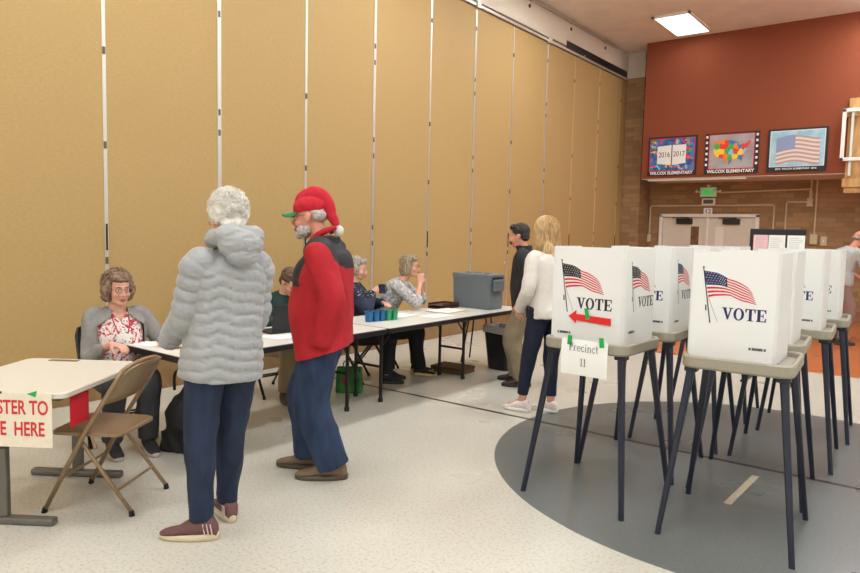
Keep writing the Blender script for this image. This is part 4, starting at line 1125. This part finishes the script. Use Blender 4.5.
for i in (0, 1): shoe(f.root, f.an[i], f.fd[i], L=.29, up=(104, 70, 66), sole=(206, 190, 156), stripe=True)
head_parts(f.body, f.H, f.hs, glasses=True)
wh = mat('white fluffy hair', (242, 238, 228), .8, c2=(214, 206, 190), vscale=30)
b = B(); scalp(b, f.H, f.hs, [((0, -.02, .05), (.08, .1, .088)), ((0, -.075, -.015), (.066, .045, .06)), ((-.05, -.03, .03), (.045, .07, .06)), ((.05, -.03, .03), (.045, .07, .06)), ((0, .045, .085), (.07, .055, .045)), ((0, -.02, .085), (.08, .085, .068))])
h = fuse('hair', b, wh, f.root, vox=.006, sm=1, wr=.004, wsc=(26, 26, 26), seed=9)
b = B(); rn = random.Random(4)
for i in range(2600):
    th = rn.uniform(0, 2*PI); ph = math.acos(rn.uniform(-.62, 1))
    n_ = V((math.sin(ph)*math.cos(th), math.sin(ph)*math.sin(th), math.cos(ph)))
    if n_.y > .55 and n_.z < .45: continue
    if n_.z < -.2 and n_.y > -.25: continue
    p = V((n_.x*.074, -.02+n_.y*.094, .045+n_.z*.095)); t_ = V((rn.uniform(-1, 1), rn.uniform(-1, 1), rn.uniform(-.6, .9))); t_ = (t_-n_*t_.dot(n_)).normalized()
    l = rn.uniform(.02, .042)
    pts = [p, p+n_*l*.5+t_*l*.2, p+n_*l*.62+t_*l*.75, p+n_*l*.5+t_*l*1.25]
    tube(b, [f.H @ (q*f.hs) for q in pts], [.0016, .0015, .0012, .0005], n=3)
obj('hair_strands', b, wh, h)

# ---- man in the red jacket and red cap ---------------------------------------------------
f = Fig('bearded person in red and black jacket and long red hat with green peak', (-3.085, 2.94, 0), face(-.83, -.56), H=1.76,
        pelvis=(0, -.01, .93), neck=(0, -.005, 1.46), head=(0, .095, 1.625), hyaw=-.1, hpitch=-.12, hs=1.06, sw=.205, hipw=.1,
        arms=[((-.215, -.03, .89), (-.5, -1, 0)), ((.19, .1, .9), (.3, -1, 0))], palms=[((1, 0, 0), (.5, .3, -.8)), ((-1, 0, 0), (-.5, .3, -.8))],
        legs=[((-.09, -.08, .085), (-.1, 1), (0, 1, 0)), ((.08, .1, .085), (.1, 1), (0, 1, 0))], skin='skinred')
M_['redcloth'] = mat('red jacket cloth', (172, 16, 28), .8, var=.06, vscale=20, bump=.25, bscale=140)
M_['blackcloth'] = mat('black jacket cloth', (38, 36, 38), .8, bump=.25, bscale=140)
prof = [(-.44, .232, .175, .165), (-.3, .222, .17, .155), (-.1, .2, .18, .15), (.15, .196, .18, .155), (.45, .194, .18, .155), (.7, .195, .175, .155), (.86, .185, .125, .14), (.94, .135, .09, .1), (1.0, .085, .075, .08), (1.08, .08, .085, .08)]
b = B(); f.torso(b, .006, prof=prof, t0=-.5, t1=1.1, belly=.035)
for i in (0, 1): f.sleeve(b, i, r=(.088, .08, .074, .06), end=1.12)
def pk(c):
    z = c.z
    # black yoke over the shoulders, falling in a point on the upper back; black panel on the chest
    yoke = z > 1.315+.5*max(0, abs(c.x)-.13)-.0*c.y and abs(c.x) < .24
    chest = c.y > .03 and -.19 < c.x < -.015 and z > 1.2
    return 1 if (yoke or chest) else 0
fuse('jacket', b, [M_['redcloth'], M_['blackcloth']], f.root, vox=.007, sm=2, wr=.007, wsc=(6, 6, 4), cut=lambda c: c.z < .79-.3*c.y, pick=pk, seed=3)
b = B(); box(b, -.17, .205, 1.245, -.12, .215, 1.265)
b.clear(); ell(b, (-.1, .15, 1.25), (.02, .012, .012)); obj('chest_badge', b, M_['redcloth'], f.root, smooth=True)
b = B()
for q in (-1, 1): tube(b, [f.N+V((q*.045, -.07, .1)), f.N+V((q*.085, -.01, .075)), f.N+V((q*.07, .07, .02)), f.N+V((q*.03, .12, -.07))], [.014, .02, .02, .014], n=10, smooth=4)
fuse('collar', b, M_['redcloth'], f.root, vox=.006, sm=1)
f.trousers(denim('blue jeans denim', (40, 58, 88), (26, 40, 66)), r=(.122, .112, .1, .098), wr=.009, hem=.0, seed=6)
for i in (0, 1): shoe(f.root, f.an[i], f.fd[i], L=.32, up=(116, 96, 72), sole=(84, 72, 58))
head_parts(f.body, f.H, f.hs, glasses=True, brow=(150, 140, 130))
wb = mat('grey beard', (206, 196, 188), .8, c2=(160, 148, 140), vscale=60)
b = B(); scalp(b, f.H, f.hs, [((0, .052, -.098), (.042, .04, .028)), ((-.044, .035, -.075), (.02, .04, .034)), ((.044, .035, -.075), (.02, .04, .034)), ((0, .094, -.052), (.028, .014, .009)), ((0, .08, -.1), (.028, .022, .025))])
o = fuse('beard', b, wb, f.root, vox=.005, sm=1, wr=.004, wsc=(40, 40, 40))
b = B(); scalp(b, f.H, f.hs, [((0, -.055, .0), (.075, .052, .04)), ((0, -.04, .02), (.077, .06, .03))]); fuse('hair', b, wb, f.root, vox=.006, sm=1, wr=.003, wsc=(40, 40, 40))
rh = mat('red felt hat', (186, 20, 38), .85, bump=.3, bscale=120)
b = B(); scalp(b, f.H, f.hs, [((0, -.008, .055), (.087, .108, .066))])
Hf = lambda p: f.H @ (V(p)*f.hs)
tube(b, [Hf((0, .07, .075)), Hf((0, .02, .105)), Hf((0, -.05, .12)), Hf((0, -.1, .075)), Hf((.0, -.125, .0)), Hf((0, -.15, -.07))], [.03, .05, .052, .044, .034, .02], n=16, smooth=5)
hat = fuse('hat', b, rh, f.root, vox=.006, sm=2, wr=.004, wsc=(12, 12, 12), cut=lambda c: (f.H.inverted() @ c).z < .028 and (f.H.inverted() @ c).y > -.075)
b = B(); ell(b, Hf((0, -.16, -.1)), (.028, .028, .028)); rn = random.Random(1)
for i in range(160):
    n_ = V((rn.gauss(0, 1), rn.gauss(0, 1), rn.gauss(0, 1))).normalized(); c = Hf((0, -.16, -.1)); tube(b, [c+n_*.02, c+n_*.034], [.004, .002], n=4)
obj('pompom', b, mat('white fleece', (236, 230, 222), .9), hat, smooth=True)
b = B(); rings = []
for k in range(13):
    a = PI*k/12; x = .072*math.cos(a); y = .085+.085*math.sin(a); z = .045-.035*(x/.072)**2-.012*math.sin(a)
    rings.append((x, y, z))
up_ = [b.verts.new(Hf(p)) for p in rings]+[b.verts.new(Hf((-.06, .06, .03))), b.verts.new(Hf((.06, .06, .03)))]
dn_ = [b.verts.new(Hf((p[0], p[1], p[2]-.008))) for p in rings]+[b.verts.new(Hf((-.06, .06, .022))), b.verts.new(Hf((.06, .06, .022)))]
b.faces.new(up_); b.faces.new(list(reversed(dn_)))
for i in range(len(up_)): b.faces.new((up_[i], dn_[i], dn_[(i+1) % len(up_)], up_[(i+1) % len(up_)]))
obj('hat_brim', b, mat('green felt', (16, 120, 70), .8), hat)

# ---- dark haired man in the black jacket ---------------------------------------------------
f = Fig('dark haired person with moustache in black jacket and khaki trousers by the trash can', (-3.50, 6.03, 0), face(-.92, -.39), H=1.68,
        pelvis=(0, -.08, .89), neck=(0, -.05, 1.375), head=(0, .01, 1.52), hyaw=-.05, hpitch=-.14, sw=.195, hipw=.095,
        arms=[((-.215, -.06, .85), (-.5, -1, 0)), ((.2, -.06, .85), (.5, -1, 0))], palms=[((1, 0, 0), (.3, .6, -.7)), ((-1, 0, 0), (-.3, .6, -.7))],
        legs=[((-.12, -.09, .085), (-.15, 1), (0, 1, 0)), ((.12, .0, .085), (.15, 1), (0, 1, 0))], skin='skinred')
bj = mat('black softshell', (28, 27, 29), .75, bump=.2, bscale=140)
prof = [(-.36, .175, .13, .13), (-.2, .185, .135, .13), (.1, .185, .13, .12), (.45, .185, .13, .125), (.7, .19, .12, .125), (.86, .178, .105, .115), (.94, .13, .085, .095), (1.0, .08, .07, .075), (1.1, .075, .085, .075)]
b = B(); f.torso(b, .004, prof=prof, t0=-.4, t1=1.1, belly=.02)
for i in (0, 1): f.sleeve(b, i, r=(.075, .068, .062, .05), end=1.1)
fuse('jacket', b, bj, f.root, vox=.008, sm=2, wr=.006, wsc=(6, 6, 4))
b = B(); ell(b, (-.09, .135, 1.25), (.022, .006, .008)); obj('chest_mark', b, M_['paper'], f.root)
f.trousers(mat('khaki cotton', (132, 118, 92), .85, var=.08, vscale=12, bump=.2, bscale=200), r=(.105, .095, .088, .085), wr=.009, hem=-.01, seed=8)
for i in (0, 1): shoe(f.root, f.an[i], f.fd[i], L=.29, up=(62, 48, 38), sole=(34, 30, 28))
head_parts(f.body, f.H, f.hs, brow=(40, 32, 28))
dh = mat('dark brown hair', (52, 44, 40), .7, c2=(30, 25, 23), vscale=60)
b = B(); scalp(b, f.H, f.hs, [((0, -.025, .05), (.083, .098, .085)), ((0, -.06, -.005), (.075, .052, .06)), ((0, .035, .1), (.062, .05, .028))])
fuse('hair', b, dh, f.root, vox=.006, sm=1, wr=.005, wsc=(30, 30, 30))
b = B(); scalp(b, f.H, f.hs, [((0, .094, -.052), (.03, .014, .01)), ((-.024, .086, -.064), (.01, .011, .018)), ((.024, .086, -.064), (.01, .011, .018))]); fuse('moustache', b, dh, f.root, vox=.004, sm=1)

# ---- blonde woman in the cream sweater --------------------------------------------------------
f = Fig('long blonde haired person in white sweater and dark jeans seen from behind', (-2.76, 5.2, 0), face(-.93, .36), H=1.69,
        pelvis=(.01, -.045, .93), neck=(.01, -.02, 1.40), head=(.01, .03, 1.56), hyaw=.1, hpitch=-.1, sw=.18, hipw=.09,
        arms=[((-.19, .1, .89), (-.5, -1, 0)), ((.2, .2, .94), (.5, -1, 0))], palms=[((1, 0, 0), (.3, .6, -.7)), ((-1, 0, 0), (-.3, .6, -.7))],
        legs=[((-.12, .105, .085), (-.45, .9), (0, 1, 0)), ((.09, -.03, .085), (-.3, .95), (0, 1, 0))])
kn = mat('cream knit sweater', (226, 218, 206), .9, var=.03, vscale=30, bump=.5, bscale=160)
prof = [(-.2, .185, .13, .15), (-.08, .19, .13, .15), (.1, .18, .122, .13), (.4, .172, .12, .12), (.7, .182, .118, .12), (.86, .172, .1, .11), (.94, .125, .08, .09), (1.0, .075, .065, .07), (1.03, .06, .055, .06)]
b = B(); f.torso(b, .006, prof=prof, t0=-.21)
for i in (0, 1): f.sleeve(b, i, r=(.062, .06, .056, .042), end=.98)
fuse('sweater', b, kn, f.root, vox=.007, sm=2, wr=.005, wsc=(7, 7, 6), seed=12)
f.trousers(denim('ink blue denim', (26, 34, 58), (18, 24, 42)), r=(.096, .072, .056, .045), wr=.005, hem=.05)
for i in (0, 1): shoe(f.root, f.an[i], f.fd[i], L=.255, up=(226, 214, 210), sole=(232, 226, 218), stripe=True)
head_parts(f.body, f.H, f.hs)
bl = mat('blonde hair', (222, 190, 138), .6, c2=(170, 132, 84), vscale=30, stretch=(3, 3, .5))
b = B(); scalp(b, f.H, f.hs, [((0, -.02, .045), (.088, .102, .09)), ((0, -.06, -.06), (.092, .07, .1)), ((-.01, -.085, -.15), (.095, .055, .1)), ((0, -.095, -.22), (.075, .045, .08)), ((-.06, .0, -.05), (.035, .06, .09)), ((.06, .0, -.05), (.035, .06, .09))])
h = fuse('hair', b, bl, f.root, vox=.006, sm=2, wr=.009, wsc=(22, 22, 5), seed=5)
b = B(); strands(b, f.H, f.hs, 900, (.09, .105, .095), (0, -.02, .045), .05, 1.7, lambda th: .22+.07*math.cos(th), r0=.0026, wave=.008, arc=(-2.1, 2.1), lift=.08, seed=3)
obj('hair_strands', b, bl, h)

# ---- seated woman in the grey cardigan -----------------------------------------------------------
SEAT = [((-.1, .42, .09), (0, 1), (0, .3, 1)), ((.1, .42, .09), (0, 1), (0, .3, 1))]
f = Fig('seated curly haired person with glasses in grey cardigan and red patterned blouse', (-4.72, 2.46, 0), face(.97, -.25), H=1.72,
        pelvis=(0, 0, .5), neck=(0, .02, .955), head=(0, .065, 1.095), hyaw=.12, hpitch=-.04, sw=.178, hipw=.1, bend=.0,
        arms=[((-.25, .3, .76), (-.4, -1, -.6)), ((.1, .3, .74), (.5, -1, -.7))], palms=[((.2, 0, -1), (.3, .9, -.1)), ((0, 0, -1), (-.5, .8, -.1))],
        legs=[((-.1, .4, .085), (0, 1), (0, .3, 1)), ((.12, .36, .085), (0, 1), (0, .3, 1))], curl=(.4, .6))
def floral():
    m = mat('patterned blouse', (232, 222, 214), .85); nt = m.node_tree; bb_ = nt.nodes['Principled BSDF']
    tc = nd(nt, 'ShaderNodeTexCoord'); v = nd(nt, 'ShaderNodeTexNoise', Scale=42, Detail=2); nt.links.new(tc.outputs['Object'], v.inputs['Vector'])
    r = nd(nt, 'ShaderNodeValToRGB'); e = r.color_ramp.elements; e[0].position = .40; e[0].color = lin((172, 42, 66)); e[1].position = .5; e[1].color = lin((230, 216, 206))
    x = e.new(.62); x.color = lin((226, 214, 206)); x = e.new(.66); x.color = lin((110, 110, 116))
    nt.links.new(v.outputs['Fac'], r.inputs[0]); nt.links.new(r.outputs[0], bb_.inputs['Base Color']); return m
b = B(); prof = [(-.1, .18, .16, .13), (.1, .19, .175, .13), (.35, .18, .17, .12), (.6, .18, .165, .115), (.8, .178, .12, .11), (.9, .15, .085, .095), (.96, .09, .065, .07)]
f.torso(b, .002, prof=prof, t0=-.1, t1=.92)
fuse('blouse', b, floral(), f.root, vox=.007, sm=2, wr=.005, wsc=(8, 8, 6), cut=lambda c: c.y > .04 and c.z > .865+abs(c.x)*1.3)
card = mat('grey cardigan knit', (136, 132, 126), .9, var=.06, vscale=30, bump=.4, bscale=160)
prof = [(-.14, .2, .165, .145), (.1, .205, .185, .145), (.35, .198, .182, .14), (.6, .196, .177, .13), (.8, .195, .135, .125), (.9, .165, .1, .11), (.97, .1, .08, .09), (1.0, .085, .07, .08)]
b = B(); f.torso(b, .006, prof=prof, t0=-.15, t1=1.0)
for i in (0, 1): f.sleeve(b, i, r=(.062, .058, .05, .04), end=.98)
fuse('cardigan', b, card, f.root, vox=.007, sm=2, wr=.006, wsc=(7, 7, 6), cut=lambda c: c.y > .03 and abs(c.x) < max(.055, .155-max(0, c.z-.84)*1.25) and c.z > .45)
f.trousers(mat('dark grey trousers', (60, 60, 64), .85, bump=.2), r=(.1, .085, .07, .065), wr=.005, hem=.01)
for i in (0, 1): shoe(f.root, f.an[i], f.fd[i], L=.26, up=(40, 38, 38), sole=(190, 180, 165))
head_parts(f.body, f.H, f.hs, glasses=True, smile=True, brow=(110, 84, 66))
ch = mat('curly light brown hair', (150, 122, 96), .75, c2=(92, 68, 52), vscale=45)
b = B(); scalp(b, f.H, f.hs, [((0, -.03, .055), (.092, .098, .088)), ((-.082, -.005, .0), (.032, .05, .07)), ((.082, -.005, .0), (.032, .05, .07)), ((0, -.07, -.02), (.085, .055, .08)), ((0, .055, .085), (.068, .045, .035)), ((-.075, -.02, -.055), (.03, .045, .035)), ((.075, -.02, -.055), (.03, .045, .035))])
h = fuse('hair', b, ch, f.root, vox=.006, sm=1, wr=.008, wsc=(28, 28, 28), seed=2)
b = B(); rn = random.Random(8)
for i in range(900):
    th = rn.uniform(0, 2*PI); ph = math.acos(rn.uniform(-.5, 1)); n_ = V((math.sin(ph)*math.cos(th), math.sin(ph)*math.sin(th), math.cos(ph)))
    if n_.y > .45 and n_.z < .62: continue
    p = V((n_.x*.095, -.03+n_.y*.105, .035+n_.z*.108)); t_ = V((rn.uniform(-1, 1), rn.uniform(-1, 1), -1)); t_ = (t_-n_*t_.dot(n_)).normalized(); u_ = n_.cross(t_); l = rn.uniform(.012, .022)
    pts = [p+t_*l*(j*.5)+n_*.008*math.sin(j*1.4)+u_*.008*math.cos(j*1.4) for j in range(6)]
    tube(b, [f.H @ (q*f.hs) for q in pts], .0024, n=3)
obj('hair_strands', b, ch, h)
b = B(); box(b, -.045, .176, .735, .045, .182, .785, bev=.002); obj('name_tag', b, M_['paper'], f.root)
b = B()
for q in (-1, 1): tube(b, [f.N+V((q*.06, .02, 0)), V((q*.05, .155, .86)), V((q*.03, .19, .79))], .004, n=6, smooth=3)
obj('lanyard', b, M_['redcloth'], f.root)

# ---- seated person in dark green -------------------------------------------------------------------
f = Fig('seated person in dark green sweater bent over the laptop behind the red jacket', (-4.98, 4.1, 0), face(.98, -.1), H=1.68,
        pelvis=(0, 0, .5), neck=(0, .16, .94), head=(0, .26, 1.06), hpitch=-.55, sw=.19, hipw=.1, bend=.02,
        arms=[((-.12, .5, .765), (-1, -.3, -.6)), ((.12, .5, .765), (1, -.3, -.6))], palms=[((0, 0, -1), (0, 1, 0)), ((0, 0, -1), (0, 1, 0))],
        legs=[((-.12, .42, .085), (0, 1), (0, .3, 1)), ((.14, .40, .085), (.1, 1), (0, .3, 1))])
gs = mat('dark green sweater', (24, 50, 44), .85, bump=.3, bscale=160)
b = B(); f.torso(b, .02)
for i in (0, 1): f.sleeve(b, i, end=.97)
fuse('sweater', b, gs, f.root, vox=.008, sm=2, wr=.006, wsc=(7, 7, 6))
f.trousers(mat('khaki trousers', (140, 122, 92), .85, bump=.2), r=(.1, .085, .075, .07), hem=.02)
for i in (0, 1): shoe(f.root, f.an[i], f.fd[i], L=.28, up=(78, 62, 50), sole=(96, 84, 70))
head_parts(f.body, f.H, f.hs, glasses=True)
b = B(); scalp(b, f.H, f.hs, [((0, -.025, .05), (.086, .1, .088)), ((0, -.06, -.01), (.078, .055, .065)), ((0, .04, .095), (.064, .05, .03))])
fuse('hair', b, mat('brown hair', (104, 78, 56), .7, c2=(66, 48, 36), vscale=60), f.root, vox=.006, sm=1, wr=.005, wsc=(30, 30, 30))

# ---- seated older woman with the dark mug ---------------------------------------------------------------
f = Fig('seated grey haired person in dark navy patterned top holding a dark mug', (-4.86, 4.98, 0), face(.82, .57), H=1.6,
        pelvis=(0, 0, .5), neck=(0, .03, 1.0), head=(0, .075, 1.15), hyaw=-.12, hpitch=-.1, sw=.195, hipw=.1,
        arms=[((-.1, .33, .8), (-1, -.3, -.6)), ((.05, .24, .92), (1, -.2, -1))], palms=[((0, 0, -1), (.8, .5, 0)), ((-1, .2, 0), (-.3, .7, .5))],
        legs=[((-.12, .40, .085), (0, 1), (0, .3, 1)), ((.1, .40, .085), (0, 1), (0, .3, 1))], curl=(.5, .9))
def knit():
    m = mat('navy patterned knit', (30, 38, 56), .9); nt = m.node_tree; bb_ = nt.nodes['Principled BSDF']
    tc = nd(nt, 'ShaderNodeTexCoord'); mp = nd(nt, 'ShaderNodeMapping'); mp.inputs['Scale'].default_value = (1, 1, 2); v = nd(nt, 'ShaderNodeTexVoronoi', Scale=26); nt.links.new(tc.outputs['Object'], mp.inputs[0]); nt.links.new(mp.outputs[0], v.inputs['Vector'])
    r = nd(nt, 'ShaderNodeValToRGB'); e = r.color_ramp.elements; e[0].position = .22; e[0].color = lin((150, 150, 150)); e[1].position = .3; e[1].color = lin((30, 36, 50))
    nt.links.new(v.outputs['Distance'], r.inputs[0]); nt.links.new(r.outputs[0], bb_.inputs['Base Color']); return m
nk = mat('navy cloth', (34, 42, 64), .85, bump=.3)
b = B(); f.torso(b, .022, belly=.03)
for i in (0, 1): f.sleeve(b, i, r=(.07, .066, .06, .045), end=.97)
fuse('top', b, [nk, knit()], f.root, vox=.008, sm=2, wr=.006, wsc=(7, 7, 6), pick=lambda c: 1 if c.z > .87 else 0)
f.trousers(mat('black trousers', (26, 25, 28), .85, bump=.2), r=(.1, .085, .075, .07), hem=.02)
for i in (0, 1): shoe(f.root, f.an[i], f.fd[i], L=.25, up=(30, 28, 30), sole=(50, 46, 44))
head_parts(f.body, f.H, f.hs, brow=(150, 140, 128))
gh = mat('grey hair', (176, 166, 150), .75, c2=(124, 112, 98), vscale=50)
b = B(); scalp(b, f.H, f.hs, [((0, -.03, .055), (.09, .1, .088)), ((-.072, -.015, .0), (.028, .05, .065)), ((.072, -.015, .0), (.028, .05, .065)), ((0, -.075, -.02), (.08, .05, .075)), ((0, .05, .09), (.064, .045, .034))])
fuse('hair', b, gh, f.root, vox=.006, sm=1, wr=.007, wsc=(28, 28, 28), seed=6)
mugp = f.root.matrix_basis @ (f.wr[1]+V((-.03, .085, .02)))
MUG = (f.wr[1], f.root.location.copy(), f.root.rotation_euler.z)
c_ = V(MUG[0])+V((-.035, .09, -.01)); rz_ = MUG[2]; wp = V((c_.x*math.cos(rz_)-c_.y*math.sin(rz_), c_.x*math.sin(rz_)+c_.y*math.cos(rz_), c_.z))+MUG[1]
t = thing('mug', 'dark blue mug held by the seated grey haired person', 'mug', wp)
b = B(); rg = [[(r_*math.cos(a*PI/12), r_*math.sin(a*PI/12), z) for a in range(24)] for r_, z in ((.034, 0), (.037, .004), (.037, .09), (.034, .09), (.033, .01))]; loft(b, rg); obj('cup', b, mat('dark mug', (30, 36, 62), .3), t, smooth=False)
b = B(); tube(b, [(.035, 0, .075), (.062, 0, .07), (.064, 0, .03), (.035, 0, .02)], .005, n=8, smooth=4); obj('handle', b, mat('dark mug handle', (30, 36, 62), .3), t)

# ---- seated woman resting her chin on clasped hands -----------------------------------------------------------
f = Fig('seated person with glasses leaning on the table, chin on clasped hands', (-4.93, 5.5, 0), face(.86, .51), H=1.64,
        pelvis=(0, 0, .5), neck=(0, .25, 1.0), head=(0, .34, 1.165), hyaw=-.08, hpitch=.02, sw=.185, hipw=.1, bend=.03,
        arms=[((-.035, .455, .985), (-.5, .5, -1)), ((.035, .455, .985), (.5, .5, -1))], palms=[((1, 0, .1), (.15, .05, 1)), ((-1, 0, .1), (-.15, .05, 1))],
        legs=[((-.12, .42, .085), (0, 1), (0, .3, 1)), ((.1, .48, .085), (0, 1), (0, .3, 1))], curl=(.9, .9))
wt = mat('white and grey printed shirt', (206, 202, 196), .85, c2=(128, 126, 124), vscale=34, bump=.2)
b = B(); f.torso(b, .018)
for i in (0, 1): f.sleeve(b, i, r=(.068, .062, .058, .052), end=.3)
fuse('shirt', b, wt, f.root, vox=.007, sm=2, wr=.005, wsc=(7, 7, 6))
f.trousers(mat('black slacks', (24, 23, 25), .85, bump=.2), r=(.105, .09, .08, .075), hem=.0)
for i in (0, 1): shoe(f.root, f.an[i], f.fd[i], L=.25, up=(34, 30, 30), sole=(210, 190, 130))
M_['redglass'] = mat('red glasses frame', (150, 40, 36), .35)
head_parts(f.body, f.H, f.hs, glasses=True, gcol='redglass', smile=True)
sh = mat('streaked blonde bob hair', (176, 156, 122), .65, c2=(84, 70, 56), vscale=40, stretch=(3, 3, .6))
b = B(); scalp(b, f.H, f.hs, [((0, -.028, .052), (.09, .1, .088)), ((-.075, -.02, -.02), (.028, .05, .08)), ((.075, -.02, -.02), (.028, .05, .08)), ((0, -.07, -.035), (.084, .055, .085)), ((0, .045, .092), (.066, .045, .034))])
fuse('hair', b, sh, f.root, vox=.006, sm=1, wr=.007, wsc=(24, 24, 8), seed=6)

# ---- bald visitor at the right edge --------------------------------------------------------------------------------
f = Fig('bald person in grey shirt leaning over the cabinet at the right edge', (-1.33, 11.72, 0), face(.8, .6), H=1.8,
        pelvis=(0, 0, .95), neck=(0, .15, 1.43), head=(0, .27, 1.57), hpitch=-.45, sw=.2, hipw=.1, bend=.04,
        arms=[((-.16, .42, .98), (-1, -.5, -.6)), ((.16, .42, .98), (1, -.5, -.6))], palms=[((0, 0, -1), (0, 1, -.3)), ((0, 0, -1), (0, 1, -.3))],
        legs=[((-.1, 0, .085), (0, 1), (0, 1, 0)), ((.1, .03, .085), (0, 1), (0, 1, 0))], skin='skinred')
b = B(); f.torso(b, .025, belly=.03)
for i in (0, 1): f.sleeve(b, i, end=.2)
fuse('shirt', b, mat('pale grey shirt', (168, 166, 160), .85, bump=.2), f.root, vox=.01, sm=2, wr=.006)
f.trousers(mat('grey-pink trousers', (140, 112, 104), .85), hem=.0)
for i in (0, 1): shoe(f.root, f.an[i], f.fd[i], L=.29, up=(60, 50, 46), sole=(60, 56, 52))
head_parts(f.body, f.H, f.hs, brow=(120, 100, 90))
b = B(); scalp(b, f.H, f.hs, [((0, -.06, -.01), (.077, .055, .035))]); fuse('hair', b, gh, f.root, vox=.007, sm=1)

# chairs under the seated people
k1 = folding_chair('dark folding chair under the seated cardigan wearer', (-4.8, 2.48, 0), face(.97, -.25), M_['chairdark'])
dup(k1, (-5.05, 4.11, 0), face(.98, -.1), 'dark folding chair under the person in dark green')
dup(k1, (-4.92, 4.95, 0), face(.82, .57), 'dark folding chair under the grey haired person with the mug')
dup(k1, (-4.97, 5.47, 0), face(.86, .51), 'dark folding chair under the person with clasped hands')
# black bag of coats under the near table
t = thing('tote_bag', 'bulky black bag standing on the floor under the near table corner', 'bag', (-4.13, 2.66, 0), R(20))
b = B(); ell(b, (0, 0, .2), (.17, .14, .2)); ell(b, (.05, .02, .36), (.12, .11, .13)); box(b, -.15, -.12, 0.001, .15, .12, .15)
fuse('bag_body', b, mat('black nylon bag', (24, 23, 25), .7, bump=.3), t, vox=.012, sm=3, wr=.012, wsc=(7, 7, 5), push=lambda c: V((0, 0, max(0, .004-c.z))))
b = B(); tube(b, [(-.08, -.05, .42), (-.06, -.06, .55), (.08, -.06, .56), (.1, -.04, .44)], .01, n=8, smooth=4); obj('strap', b, M_['black'], t)
